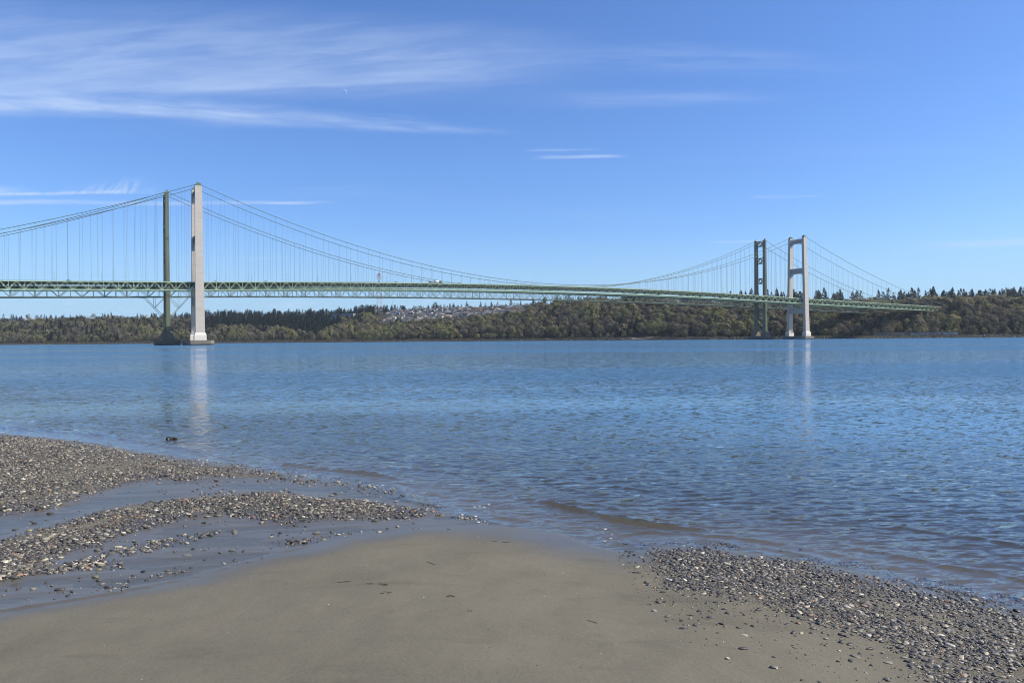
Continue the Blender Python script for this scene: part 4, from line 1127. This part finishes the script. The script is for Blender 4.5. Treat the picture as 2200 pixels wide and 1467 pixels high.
for s0 in (0.0, L0):
    tw = empty('tower', parent=newb)
    chamfer_block(s0, 24.5, 42, -3.0, 1.0, 3.0).build('pier_foot', tidem, tw)
    chamfer_block(s0, 25, 43, 1.0, 4.6, 3.2).build('pier', pierm, tw)
    for sg in (-1, 1):
        m = MB(); zs = [7.5, 40, 80, 120, 153.6]
        for za, zb in zip(zs[:-1], zs[1:]):
            (ta, aa, ba), (tb, ab, bb) = leg_c(za), leg_c(zb)
            m.hexa(ring(s0, sg * ta, aa, ba, za), ring(s0, sg * tb, ab, bb, zb))
        lg = m.build('leg', conc, tw)
        # lift joints of the casting
        m = MB()
        for z in np.arange(12, 150, 5.6):
            t_, a_, b_ = leg_c(z); m.hexa(ring(s0, sg * t_, a_ + 0.05, b_ + 0.05, z), ring(s0, sg * t_, a_ + 0.05, b_ + 0.05, z + 0.12))
        tag(m.build('lift_joint', jointm, lg), kind='stuff')
        t_, a_, b_ = leg_c(7.5); m = MB()
        m.hexa(ring(s0, sg * t_, a_ + 2.6, b_ + 2.6, 4.61), ring(s0, sg * t_, a_ + 2.4, b_ + 2.4, 9.6))
        m.hexa(ring(s0, sg * t_, a_ + 2.3, b_ + 2.3, 9.6), ring(s0, sg * t_, a_ + 0.3, b_ + 0.3, 12.0)); m.build('leg_base', concw, tw)
        t_, a_, b_ = leg_c(153.6); m = MB()
        m.hexa(ring(s0, sg * t_, a_ - 0.6, b_ - 0.3, 153.61), ring(s0, sg * t_, a_ - 2.4, b_ - 0.6, 156.3)); m.box(s0 - 1.2, s0 + 1.2, sg * t_ - 0.5, sg * t_ + 0.5, 156.3, 157.0)
        m.tube((s0 - 1.0, sg * t_, 156.9), (s0 - 1.0, sg * t_, 158.4), 0.15, 0.1, 5); m.build('cable_saddle', cablem, tw)
    for z0, z1, thick, kn in ((145.0, 151.6, 3.6, 5), (99.2, 107.3, 4.2, 6), (38.6, 47.2, 4.8, 0)):
        m = MB(); tm = leg_c((z0 + z1) / 2)[0]; bb = leg_c(z0)[2]; m.hexa([(s0 - thick / 2, -tm + bb / 2 - .3, z0), (s0 + thick / 2, -tm + bb / 2 - .3, z0), (s0 + thick / 2, tm - bb / 2 + .3, z0), (s0 - thick / 2, tm - bb / 2 + .3, z0)],
                                                                 [(s0 - thick / 2, -tm + bb / 2 - .3, z1), (s0 + thick / 2, -tm + bb / 2 - .3, z1), (s0 + thick / 2, tm - bb / 2 + .3, z1), (s0 - thick / 2, tm - bb / 2 + .3, z1)])
        for sg in (-1, 1):
            if not kn: break
            ti = sg * (tm - bb / 2); w = thick / 2 - 0.05          # curved knee under the strut
            cv = [(ti + sg * 0.1, z0 - kn)] + [(ti - sg * kn * (1 - math.cos(a)), z0 - kn * (1 - math.sin(a))) for a in np.linspace(0, math.pi / 2, 6)] + [(ti + sg * 0.1, z0 + 0.02)]
            k = len(cv); P = [(s0 - w, y, z) for y, z in cv] + [(s0 + w, y, z) for y, z in cv]
            m.quads(P, [tuple(range(k)), tuple(range(k, 2 * k))[::-1]] + [(i, i + k, (i + 1) % k + k, (i + 1) % k) for i in range(k)])
        st = m.build('strut', conc, tw)
        if kn:                                                     # raised cross pattern on the strut face
            m = MB(); y0, y1 = -tm + bb / 2 + 0.8, tm - bb / 2 - 0.8
            nX = 3; wX = (y1 - y0) / nX
            for sd_ in (-1, 1):
                x = s0 + sd_ * (thick / 2 + 0.08)
                for i in range(nX):
                    m.bar((x, y0 + i * wX, z0 + 0.9), (x, y0 + (i + 1) * wX, z1 - 0.9), 0.28, 0.5, (1, 0, 0)); m.bar((x + 0.03 * sd_, y0 + i * wX, z1 - 0.9), (x + 0.03 * sd_, y0 + (i + 1) * wX, z0 + 0.9), 0.28, 0.5, (1, 0, 0))
            m.build('relief_pattern', pierm, st)

# the older bridge with steel towers
B = Bridge(); B.O, B.ang = (-352.2, 784.4), 0.515; B.side = 335.0
B.label = 'older suspension bridge with dark green steel lattice towers, behind the concrete towered one'
B.top = deck_profile(59.9, 65.2, 0.0225); B.cab = cable_profile(155.0, 66.5, 59.0, 335.0, 11.0)
B.half, B.depth, B.panel, B.fb, B.truss, B.every_post, B.near_first, B.dw, B.sway = 9.15, 10.0, 9.75, 1, green3, True, True, 0.55, True
B.beam = 3.2
B.cabt, B.hang = 9.15, 9.75; B.skip = lambda s: False
OLD = B; oldb = make_bridge(B)
def leg_o(z): k = (z - 14) / 140.5; return 9.5, 4.2 + (3.1 - 4.2) * k, 3.7 + (2.6 - 3.7) * k


for s0 in (0.0, L0):
    tw = empty('tower', parent=oldb)
    chamfer_block(s0, 22, 36, -3.0, 1.1, 2.5).build('pier_foot', tidem, tw)
    chamfer_block(s0, 22.5, 37, 1.1, 5.2, 2.8).build('pier', pierd, tw)
    for sg in (-1, 1):
        m = MB(); m.hexa(ring(s0, sg * 10.2, 11.5, 9.6, 5.21), ring(s0, sg * 9.9, 9.2, 7.2, 10.5)); m.hexa(ring(s0, sg * 9.9, 9.0, 7.0, 10.5), ring(s0, sg * 9.7, 7.6, 6.2, 13.0)); m.build('pedestal', pierd, tw)
        m = MB()
        for za, zb in ((13, 48), (48, 84), (84, 120), (120, 154)):
            (ta, aa, ba), (tb, ab, bb) = leg_o(za), leg_o(zb); m.hexa(ring(s0, sg * ta, aa, ba, za), ring(s0, sg * tb, ab, bb, zb))
        lg = m.build('leg', green2, tw)
        m = MB()                                                     # cover plates and stiffener ribs standing proud of the box leg
        for za, zb in ((13, 84), (84, 154)):
            (ta, aa, ba), (tb, ab, bb) = leg_o(za), leg_o(zb)
            for f_ in (-0.27, 0.27):
                for fs in (-1, 1):
                    m.hexa(ring(s0 + f_ * aa, sg * ta + fs * ba / 2, 0.28, 0.3, za), ring(s0 + f_ * ab, sg * tb + fs * bb / 2, 0.28, 0.3, zb))
                    m.hexa(ring(s0 + fs * aa / 2, sg * ta + f_ * ba, 0.3, 0.28, za), ring(s0 + fs * ab / 2, sg * tb + f_ * bb, 0.3, 0.28, zb))
        for fs in (-1, 1):                                           # deep flanges on the inner side of each leg
            (ta, aa, ba), (tb, ab, bb) = leg_o(13), leg_o(154)
            m.hexa(ring(s0 + fs * (aa / 2 - 0.2), sg * (ta - ba / 2 - 1.0), 0.35, 2.1, 13), ring(s0 + fs * (ab / 2 - 0.2), sg * (tb - bb / 2 - 1.0), 0.35, 2.1, 154))
        tag(m.build('stiffener_rib', green2, lg), kind='stuff')
        m = MB(); m.hexa(ring(s0, sg * 9.5, 3.8, 3.0, 154.01), ring(s0, sg * 9.5, 3.0, 2.2, 155.4)); m.hexa(ring(s0, sg * 9.5, 2.2, 1.4, 155.4), ring(s0, sg * 9.5, 0.8, 0.9, 157.0)); m.build('cable_saddle', green2, tw)
    for z0, z1 in ((144.8, 153.6), (118.0, 127.4), (86.6, 95.6)):
        m = MB(); y = 9.5 - 1.4
        for sd_ in (-0.95, 0.95):
            x = s0 + sd_
            m.bar((x, -y, z1 - 0.6), (x, y, z1 - 0.6), 0.7, 1.2); m.bar((x, -y, z0 + 0.6), (x, y, z0 + 0.6), 0.7, 1.2)
            for k in range(2):
                ya, yb = -y + k * y, -y + (k + 1) * y
                m.bar((x, ya, z0 + 1.0), (x, yb, z1 - 1.0), 0.55, 1.0, (1, 0, 0)); m.bar((x + 0.02, ya, z1 - 1.0), (x + 0.02, yb, z0 + 1.0), 0.55, 1.0, (1, 0, 0))
            for yy in (-y, 0, y): m.box(x - 0.37, x + 0.37, yy - 0.7, yy + 0.7, z0 + 1.1, z1 - 1.1) if yy else None
            for sg in (-1, 1): m.bar((x, sg * (y + 0.4), z0 - 3.2), (x, sg * (y - 3.0), z0 + 0.3), 0.45, 0.8, (1, 0, 0))
        m.build('portal_strut', green2, tw)
    br = [(15.0, 31.5), (31.5, 50.0)]
    for z0, z1 in br:
        for sd_ in (-1.1, 1.1):
            x = s0 + sd_; m = MB(); y = 8.3
            m.bar((x, -y, z0 + .5), (x, y, z1 - .5), 0.6, 1.0, (1, 0, 0)); m.build('cross_brace', green2, tw)
            m = MB(); m.bar((x + 0.03, y, z0 + .5), (x + 0.03, -y, z1 - .5), 0.6, 1.0, (1, 0, 0)); m.build('cross_brace', green2, tw)
        m = MB(); m.bar((s0, -8.3, z1), (s0, 8.3, z1), 2.4, 1.0); m.build('horizontal_strut', green2, tw)
    m = MB(); m.bar((s0, -8.3, 14.6), (s0, 8.3, 14.6), 2.4, 3.2); m.build('horizontal_strut', green2, tw)
    # knee braces spreading from the tower to the underside of the truss
    for sd_ in (-1, 1):
        for t in (-9.15, 9.15):
            zb = B.top(s0 + sd_ * 20) - 0.8 - B.depth; zt0 = B.top(s0 + sd_ * 2.6) - 0.8 - B.depth
            far_, near_ = (s0 + sd_ * 21, t, zb), (s0 + sd_ * 2.2, t, 27.0); midp = (s0 + sd_ * 11.5, t, 27.0 + (zb - 27.0) * (9.3 / 18.8))
            m = MB(); m.bar(near_, far_, 0.42, 0.42); m.bar(midp, (s0 + sd_ * 2.3, t, zt0 - 1.0), 0.36, 0.36); m.bar(midp, (midp[0], t, zb), 0.34, 0.34)
            m.build('knee_brace', green2, tw)
    m = MB(); x = s0 - 21 if s0 == 0 else s0 - 21
    m.hexa(ring(x - 2.0, -9.15, 5.0, 1.4, B.top(x) - 12.4), ring(x - 2, -9.15, 6.4, 1.8, B.top(x) - 11.0)); m.build('maintenance_cradle', green2, tw)

# anchor pier and abutment at the right-hand end
for Bq, nm in ((NEW, 'nearer'), (OLD, 'older')):
    par = newb if Bq is NEW else oldb
    s = L0 + Bq.side; z = Bq.top(s)
    m = MB(); m.box(s - 4, s + 22, -Bq.half - 3, Bq.half + 3, 12, z - 9.2); m.box(s + 3, s + 22, -Bq.half - 2, Bq.half + 2, z - 9.2, z + 1.2); m.build('anchorage', pierm, par)
    m = MB()
    for t in (-Bq.half * 0.6, Bq.half * 0.6): m.box(s - 62, s - 59, t - 1.4, t + 1.4, 10, z - 9.4)
    m.build('approach_pier', pierm, par)

# street lamps along the nearer deck
bpy.context.view_layer.update()
lampm = material('lamp_grey', (0.167, 0.182, 0.198), 0.5)
lp_pole, lp_arm, lp_head = MB().tube((0, 0, 0), (0, 0, 8.6), 0.13, 0.09, 6).mesh('pole', lampm), MB().sweep([(0, 0, 8.55), (0, -0.3, 9.1), (0, -1.1, 9.4), (0, -2.0, 9.4)], 0.08, 5).mesh('arm', lampm), MB().box(-0.18, 0.18, -2.9, -2.0, 9.3, 9.45).mesh('lamp_head', lampm)
MW = Matrix.Translation((NEW.O[0], NEW.O[1], 0)) @ Matrix.Rotation(NEW.ang, 4, 'Z')


def s_at(px, t):
    ss = np.arange(-170, L0 + 330, 0.5); P = np.stack([NEW.O[0] + math.cos(NEW.ang) * ss - math.sin(NEW.ang) * t, NEW.O[1] + math.sin(NEW.ang) * ss + math.cos(NEW.ang) * t, np.full_like(ss, 62.0)], -1)
    return float(ss[np.argmin(np.abs(project(P)[0] - px))])


for px in (30, 117, 217, 385, 465, 540, 616, 682, 756, 830, 905, 970, 1040, 1107, 1142, 1206, 1235, 1296, 1350, 1410, 1475, 1553):
    s = s_at(px, 11.4); w = MW @ Vector((s, 11.0, NEW.top(s) - 1.0))
    e = empty('street_lamp', w, NEW.ang); tag(e, 'thin grey street lamp with short arm on the concrete towered bridge deck', 'street lamp', 'street lamps along the nearer bridge deck')
    link('pole', lp_pole, e); link('arm', lp_arm, e); link('lamp_head', lp_head, e)

tyre = material('tyre_rubber', (0.015, 0.015, 0.015), 0.9)
wheel_me = MB().tube((0, -0.12, 0), (0, 0.12, 0), 0.33, 0.33, 12).mesh('wheel', tyre)


def loft(mb, rings):
    k = len(rings[0]); b = len(mb.v)
    for q in rings: mb.v += [tuple(x) for x in q]
    for i in range(len(rings) - 1): mb.f += [(b + i * k + j, b + i * k + (j + 1) % k, b + (i + 1) * k + (j + 1) % k, b + (i + 1) * k + j) for j in range(k)]
    mb.f += [tuple(range(b, b + k))[::-1], tuple(range(b + (len(rings) - 1) * k, b + len(rings) * k))]


def car(px, paint, label, tall=0.0):
    s = s_at(px, -8.5); w = MW @ Vector((s, -8.2, NEW.top(s) - 0.99)); e = empty('car', w, NEW.ang); tag(e, label, 'car', 'cars crossing the nearer bridge')
    m = MB(); prof = [(-2.2, .35), (-2.25, .75), (-2.0, .95), (1.0, .98), (2.1, .8), (2.25, .5), (2.2, .35)]
    loft(m, [[(x, y * (0.88 if z > .9 else 1), z) for x, z in prof] for y in (-0.88, 0.88)]); m.build('body', paint, e)
    m = MB(); prof = [(-1.9, .96), (-1.5, 1.46 + tall), (0.3, 1.5 + tall), (1.05, .97)]
    loft(m, [[(x, y, z) for x, z in prof] for y in (-0.72, 0.72)]); m.build('cabin', glassm, e)
    m = MB(); m.box(-1.45, 0.25, -0.68, 0.68, 1.485 + tall, 1.56 + tall); m.build('roof', paint, e)
    for x in (-1.35, 1.4):
        for y in (-0.8, 0.8): link('wheel', wheel_me, e, (x, y, 0.33))


dk, wt, rd, gyp = material('dark_car_paint', (0.023, 0.023, 0.027), 0.3, spec=0.6), material('white_car_paint', (0.532, 0.532, 0.532), 0.3, spec=0.6), material('red_car_paint', (0.213, 0.023, 0.015), 0.3, spec=0.6), material('silver_car_paint', (0.243, 0.251, 0.258), 0.3, spec=0.6)
car(149, dk, 'dark car on the deck well left of the left towers', 0.25); car(464, gyp, 'silver car on the deck just right of the left concrete tower', 0.2)
car(572, dk, 'dark car on the deck midway between left tower and pylon', 0.1); car(656, wt, 'white car on the deck left of the lattice pylon')
car(851, gyp, 'silver van like car on the deck right of the pylon', 0.3); car(988, dk, 'dark car following behind the white tank lorry', 0.3); car(1110, wt, 'white car on the deck near the low point of the cables', 0.2)
car(1420, rd, 'red car on the deck near the middle right of the span', 0.1); car(1828, wt, 'white car on the deck right of the right concrete tower', 0.5)
# flatbed lorry with a white tank
s = s_at(937, -8.5); e = empty('lorry', MW @ Vector((s, -7.6, NEW.top(s) - 0.99)), NEW.ang); tag(e, 'flatbed lorry carrying a white tank on the bridge deck', 'lorry')
m = MB().box(-8.0, 4.6, -1.25, 1.25, 1.1, 1.5); m.build('flatbed', gyp, e)
m = MB(); loft(m, [[(x, y, z) for x, z in ((4.9, .6), (4.9, 3.1), (6.2, 3.2), (6.7, 2.2), (7.6, 1.9), (7.7, .6))] for y in (-1.2, 1.2)]); m.build('cab', dk, e)
m = MB(); m.tube((-1.8, 0, 2.75), (3.8, 0, 2.75), 1.2, 1.2, 14); m.build('tank', wt, e, True)
m = MB(); m.box(-7.8, -6.0, -1.0, 1.0, 1.51, 2.9); m.build('crate', dk, e)
m = MB(); m.box(-5.4, -2.4, -1.1, 1.1, 1.51, 2.0); m.build('crate', gyp, e)
for x in (-7, -5.8, 3.4, 6.4):
    for y in (-1.0, 1.0): link('wheel', wheel_me, e, (x, y, 0.5), None, (1.5, 1.5, 1.5))

# ------------------------------------------------------------------ pebbles
pr = np.random.default_rng(41)


def scatter(n, x0, x1, y0, y1, smin, smax, pw=2.2):
    x, y = pr.uniform(x0, x1, n), pr.uniform(y0, y1, n); z = ground_h(x, y)
    k = pr.random(n) < pebble_density(x, y, z); x, y, z = x[k], y[k], z[k]
    s = smin * (smax / smin) ** (pr.random(len(x)) ** pw)
    return x, y, z, s


parts = [scatter(150000, -16.5, 0.5, 9.2, 23, 0.010, 0.040, 2.2), scatter(60000, -9, 0.5, 6.2, 9.2, 0.008, 0.040, 2.2), scatter(120000, 1.2, 8.0, 3.4, 10.0, 0.0058, 0.029, 2.5)]
x, y, z, s = (np.concatenate(q) for q in zip(*parts))
qx_, qy_ = project(np.stack([x, y, z], -1))
okp = (qx_ > -260) & (qx_ < 2460) & (qy_ < 1640); x, y, z, s, qx_, qy_ = x[okp], y[okp], z[okp], s[okp], qx_[okp], qy_[okp]
n = len(x)
pal = np.array([(0.0342, 0.0327, 0.0319), (0.0593, 0.0555, 0.0502), (0.1026, 0.0942, 0.0806), (0.1824, 0.1672, 0.1368), (0.3040, 0.2698, 0.2014), (0.3800, 0.3572, 0.3040), (0.1824, 0.1064, 0.0608), (0.1520, 0.1406, 0.0836)])
names = ['blackish', 'dark grey', 'mid grey', 'buff', 'cream', 'whitish', 'rusty orange', 'olive']
leftm = qx_ < 1150
pc = np.where(leftm, pr.choice(8, n, p=[0.22, 0.22, 0.21, 0.17, 0.10, 0.03, 0.03, 0.02]), pr.choice(8, n, p=[0.30, 0.28, 0.20, 0.11, 0.05, 0.018, 0.027, 0.015]))
colr = pal[pc] * pr.uniform(0.75, 1.3, (n, 1))
Sx = np.stack([s * pr.uniform(0.95, 1.35, n), s * pr.uniform(0.62, 0.95, n), s * pr.uniform(0.28, 0.52, n)], -1)
C = np.stack([x, y, z + Sx[:, 2] * pr.uniform(0.02, 0.50, n)], -1)
rz = pr.normal(0.2, 0.8, n)
size_px = s * F / y
vis_ok = (qx_ > 5) & (qx_ < 2190) & (qy_ < 1462) & (np.asarray(z) > 0.0)
order = np.argsort(-np.where(vis_ok, size_px, 0))
big = order[:290]; rest = np.ones(n, bool); rest[big] = False
pebm = material('pebble_stone', (0, 0, 0), 0.55, 0.22, 45.0, attr='col', spec=0.4)
near = rest & (size_px > 4.5); farp = rest & ~near
v1, f1, nv1 = stones(C[near], Sx[near], rz[near], pr, ICO2 if near.sum() < 4000 else ICO1, pr.normal(0, 0.18, near.sum()))
tag(link('shingle', np_mesh('shingle', v1, f1, pebm, True, col=np.repeat(colr[near], nv1, 0))), 'shingle of mixed grey and cream pebbles on the beach', 'shingle', kind='stuff')
v1, f1, nv1 = stones(C[farp], Sx[farp], rz[farp], pr, ICO1, pr.normal(0, 0.18, farp.sum()))
tag(link('shingle', np_mesh('shingle', v1, f1, pebm, True, col=np.repeat(colr[farp], nv1, 0))), 'fine shingle of small grey and cream pebbles on the beach', 'shingle', kind='stuff')


def where_peb(px, py):
    if px > 1150:
        e = dist_poly(np.array([px]), np.array([py]), [(2150, 1560), (1982, 1467), (1927, 1416), (1873, 1384), (1764, 1351), (1663, 1318), (1600, 1293), (1487, 1282), (1425, 1267), (1387, 1225)])[0]
        if not inside(np.array([px]), np.array([py]), D_px)[0]: return 'strewn on bare sand beside the right shingle'
        if px < 1650: return 'at the upper end of the right shingle'
        if py > 1400: return 'at the bottom right corner'
        return 'along the sand edge of the right shingle' if e < 40 else 'on the water side of the right shingle' if py < 1250 + (px - 1950) * 0.33 else 'in the middle of the right shingle'
    if py > 1180: return 'in the stream bed at the lower left'
    return 'on the upper gravel bar at the left' if py < 1062 else 'at the left end of the lower gravel bar' if px < 330 else 'on the right half of the lower gravel bar'


peb_me = {}
for c in range(8):
    for j in range(3):
        v = ICO2[0] * (1 + pr.normal(0, 0.05, (len(ICO2[0]), 1))); v = v * (1 + 0.10 * np.sin(v[:, [1]] * 2.3 + j) + 0.08 * np.cos(v[:, [0]] * 3.1 + 2 * j))
        peb_me[c, j] = np_mesh('pebble', v, ICO2[1], pebm, True, col=np.tile(pal[c] * pr.uniform(0.85, 1.2), (len(v), 1)))
for i in big:
    o = link('pebble', peb_me[int(pc[i]), int(pr.integers(3))], None, C[i], (pr.normal(0, 0.12), pr.normal(0, 0.15), rz[i]), Sx[i])
    wv = where_peb(qx_[i], qy_[i]); ra, rb_ = Sx[i, 0] / Sx[i, 1], Sx[i, 2] / Sx[i, 0]
    shp = ('big ' if s[i] > np.quantile(s[big], 0.8) else 'small ' if s[i] < np.quantile(s[big], 0.25) else '') + f'{names[int(pc[i])]} ' + ('oblong' if ra > 1.6 else 'flat' if rb_ < 0.33 else 'rounded')
    tag(o, f'{shp} pebble {wv}', 'pebble', f'{shp} pebbles {wv}')
# specks of grit and broken shell on the bare sand
ng = 520; gx_, gy_ = pr.uniform(-4.5, 4.0, ng), pr.uniform(3.4, 10.0, ng)
kk = inside(gx_, gy_, MOUND); gx_, gy_ = gx_[kk], gy_[kk]; gz_ = ground_h(gx_, gy_); ng = len(gx_)
gs = 0.0016 * 3.0 ** pr.random(ng) ** 1.6
v1, f1, nv1 = stones(np.stack([gx_, gy_, gz_ + gs * 0.3], -1), np.stack([gs * 1.4, gs, gs * 0.6], -1), pr.uniform(0, 6, ng), pr, ICO1)
gc = np.array([(0.0266, 0.0243, 0.0213), (0.0456, 0.0418, 0.0380), (0.4560, 0.4332, 0.3800)])[pr.choice(3, ng, p=[0.55, 0.25, 0.2])]
tag(link('grit', np_mesh('grit', v1, f1, pebm, True, col=np.repeat(gc, nv1, 0))), 'dark and white specks of grit scattered on the bare sand', 'grit', kind='stuff')

# ------------------------------------------------------------------ small things on the beach
def gnd(px, py):
    """the spot of the beach seen at this place of the photo"""
    a, b = unroll(px, py); D = np.linspace(2.2, 40, 6000)
    h = ground_h(a * D, D); ray = HC + b * D
    i = int(np.argmax(ray <= h)); return Vector((float(a * D[i]), float(D[i]), float(h[i])))


shellm = material('shell_white', (0.608, 0.593, 0.547), 0.6, 0.1, 40.0)
shell_v = ICO2[0] * (0.95, 0.62, 0.26); shell_v[:, 2] = np.where(shell_v[:, 2] < 0, shell_v[:, 2] * 0.15, shell_v[:, 2])
shell_me = np_mesh('shell', shell_v, ICO2[1], shellm, True)
for px, py, w, where in [(1019, 1099, 8, 'by the stream mouth'), (1030, 1099.5, 7, 'by the stream mouth'), (1039, 1101, 9, 'by the stream mouth'), (1050, 1098, 7, 'by the stream mouth'), (1021, 1112, 9, 'by the stream mouth'),
                  (1027, 1123, 9, 'by the stream mouth'), (997, 1115, 5, 'by the stream mouth'), (993, 1108, 7, 'by the stream mouth'), (1300, 1151, 9, 'at the wet edge right of the sand mound'), (1314, 1161, 6, 'at the wet edge right of the sand mound'),
                  (1312, 1167, 8, 'at the wet edge right of the sand mound'), (1299, 1170, 6, 'at the wet edge right of the sand mound'), (1027, 1154, 4, 'alone near the crest of the sand mound'), (705, 1299, 4, 'alone on the left side of the sand mound'),
                  (910, 1283, 4, 'alone on the middle of the sand mound'), (1209, 1231, 4, 'alone on the right side of the sand mound')]:
    g = gnd(px, py); q = w * 0.5 * g.y / F
    o = link('shell', shell_me, None, (g.x, g.y, max(g.z, 0.012) + 0.002), (pr.normal(0, 0.2), 0, pr.uniform(-0.6, 0.6)), (q, q, q)); tag(o, 'bit of white shell ' + where, 'shell', 'bits of shell ' + where)
wood_d, wood_r = material('wet_driftwood', (0.034, 0.027, 0.023), 0.7, 0.3, 30.0), material('red_driftwood', (0.091, 0.038, 0.027), 0.7, 0.3, 30.0)


def stick(pxs, r, mat, label):
    r *= 0.6; pts = [gnd(*q) + Vector((0, 0, r * 0.7)) for q in pxs]; tag(MB().sweep(pts, [r * (1.0 if 0 < i < len(pts) - 1 else 0.7) for i in range(len(pts))], 6).build('stick', mat, None, True), label, 'stick')


stick([(1078, 1164), (1085, 1164.8), (1093, 1164.2), (1099, 1163.6)], 0.006, wood_d, 'dark driftwood stick near the crest of the sand mound')
stick([(1057, 1162.3), (1063, 1163), (1071, 1163.4)], 0.004, wood_r, 'reddish twig left of the dark stick on the sand mound')
stick([(916, 1207), (923, 1209), (929, 1211), (936, 1213.5)], 0.005, wood_d, 'thin dark twig on the middle of the sand mound')
stick([(1475, 1321), (1482, 1322), (1492, 1323.5)], 0.006, wood_d, 'short dark stick on the sand left of the shingle')
stick([(1262, 1333), (1272, 1335.5), (1283, 1339)], 0.005, wood_d, 'thin dark stick on bare sand right of centre')
stick([(960, 1137), (967, 1137.2)], 0.006, wood_d, 'short dark stick at the wet edge of the sand mound')
weedm, weedg = material('dark_seaweed', (0.065, 0.057, 0.040), 0.7, 0.3, 40.0), material('green_seaweed', (0.014, 0.034, 0.014), 0.5, 0.3, 40.0)


def weed(px, py, w, mat, label, n=7, seed=0, flat=0.35):
    r = random.Random(seed); g = gnd(px, py); k = w * 0.5 * g.y / F; b = MB()
    for i in range(n):
        a = r.uniform(-0.5, 0.5) + (math.pi if i % 2 else 0); L = k * r.uniform(0.5, 1.1); x0, y0 = r.uniform(-k, k) * 0.35, r.uniform(-k, k) * flat
        pts = []
        for j in range(5):
            X, Y = g.x + x0 + math.cos(a) * L * j / 4, g.y + y0 + math.sin(a + 0.4 * math.sin(j)) * L * flat * j / 4 + r.uniform(-.004, .004)
            pts.append((X, Y, float(ground_h(np.array([X]), np.array([Y]))[0]) + 0.003 + 0.004 * r.random()))
        b.sweep(pts, [0.0012, 0.0024, 0.0028, 0.002, 0.001], 5)
    tag(b.build('seaweed', mat, None, True), label, 'seaweed')


weed(823, 1256, 20, weedm, 'dark seaweed scrap on the middle of the sand mound', 7, 1, 0.9); weed(795, 1254, 26, weedm, 'thin dark seaweed strand left of the scrap on the mound', 3, 2, 0.2)
weed(735, 1251, 36, weedm, 'long dark seaweed strand on the left side of the mound', 4, 3, 0.2); weed(970, 1281, 24, weedm, 'dark seaweed smear below the middle of the mound', 6, 4, 0.5)
weed(829, 1274, 22, weedm, 'dark seaweed tuft below the scrap on the mound', 6, 5, 0.6); weed(1010, 1313, 10, weedm, 'small dark seaweed bit at the bottom of the mound', 4, 6)
weed(28, 999, 34, weedg, 'green seaweed tangle on the upper gravel bar', 10, 7, 0.5); weed(1102, 1132, 10, weedm, 'dark seaweed bit at the water edge of the mound', 4, 8)
weed(38, 1240, 24, weedm, 'dark seaweed on the stones at the left edge', 7, 9, 0.5)
# rock with weed standing in the shallows
P0 = on_water(363, 943); k = P0[1] / F
rv = ICO2[0] * (1 + pr.normal(0, 0.10, (len(ICO2[0]), 1))); e = empty('rock', (float(P0[0]), float(P0[1]), -0.05)); tag(e, 'dark weedy rock standing in the shallows off the left gravel bar', 'rock')
me = np_mesh('rock_body', rv * (5.5 * k, 0.12, 0.065), ICO2[1], material('wet_rock', (0.017, 0.020, 0.017), 0.4, 0.3, 20.0), True); link('rock_body', me, e, (0, 0, 0.05))
b = MB()
for i in range(9):
    a = random.uniform(-0.2, 0.25); L = random.uniform(8, 17) * k; b.sweep([(8 * k + L * j / 3, random.uniform(-.05, .05), 0.06 + 0.03 * math.sin(j * 1.5 + i)) for j in range(4)], [0.012, 0.016, 0.012, 0.004], 5)
b.build('weed_fringe', weedm, e, True)
# waxing moon in the daytime sky, a sliver of a ball, its sunlit look painted as glow
mp_ = at(740, 199, 20000.0); rad = 6.2 / F * 20000
mv, mf = [], []
nl, na = 3, 17
tow = (mp_ - Vector((0, 0, HC))).normalized(); rt = Vector((0, 0, 1)).cross(tow).normalized() * -1; upv = tow.cross(rt) * -1
if upv.z < 0: upv = -upv
ax = (rt * 0.80 + upv * 0.60).normalized(); ay = (upv * 0.80 - rt * 0.60).normalized()
for i in range(na):
    a = -math.pi / 2 + math.pi * i / (na - 1)
    for j in range(nl):
        f_ = 1.0 - 0.42 * j / (nl - 1)
        x_, y_ = math.cos(a) * f_, math.sin(a); d_ = math.sqrt(max(0.0, 1 - x_ * x_ - y_ * y_))
        mv.append(mp_ + (ax * x_ + ay * y_ - tow * d_) * rad)
for i in range(na - 1):
    for j in range(nl - 1): mf.append((i * nl + j, i * nl + j + 1, (i + 1) * nl + j + 1, (i + 1) * nl + j))
mm = bpy.data.materials.new('moon_glow'); mm.use_nodes = True; t = mm.node_tree; bs = t.nodes['Principled BSDF']
bs.inputs['Base Color'].default_value = (0.02, 0.02, 0.02, 1); bs.inputs['Roughness'].default_value = 1.0; bs.inputs['Emission Color'].default_value = (0.235, 0.43, 0.93, 1); bs.inputs['Emission Strength'].default_value = 0.62  # emission stands in for sunlight on the crescent
me = bpy.data.meshes.new('moon'); me.from_pydata([tuple(v) for v in mv], [], mf); me.materials.append(mm); me.update()
tag(link('moon', me), 'faint crescent moon in the blue sky above the bridge', 'moon')

# ------------------------------------------------------------------ the air over the channel
hz_ = MB().box(-8000, 8000, -6500, 6500, -9.0, 225.0)
hm = bpy.data.materials.new('haze_air'); hm.use_nodes = True; t = hm.node_tree; t.nodes.clear()
ho = t.nodes.new('ShaderNodeOutputMaterial'); hv = t.nodes.new('ShaderNodeVolumePrincipled')
hv.inputs['Color'].default_value = (0.72, 0.84, 1.0, 1); hv.inputs['Density'].default_value = 3.0e-5; hv.inputs['Anisotropy'].default_value = 0.2
t.links.new(hv.outputs[0], ho.inputs['Volume'])
tag(hz_.build('haze', hm), kind='stuff')
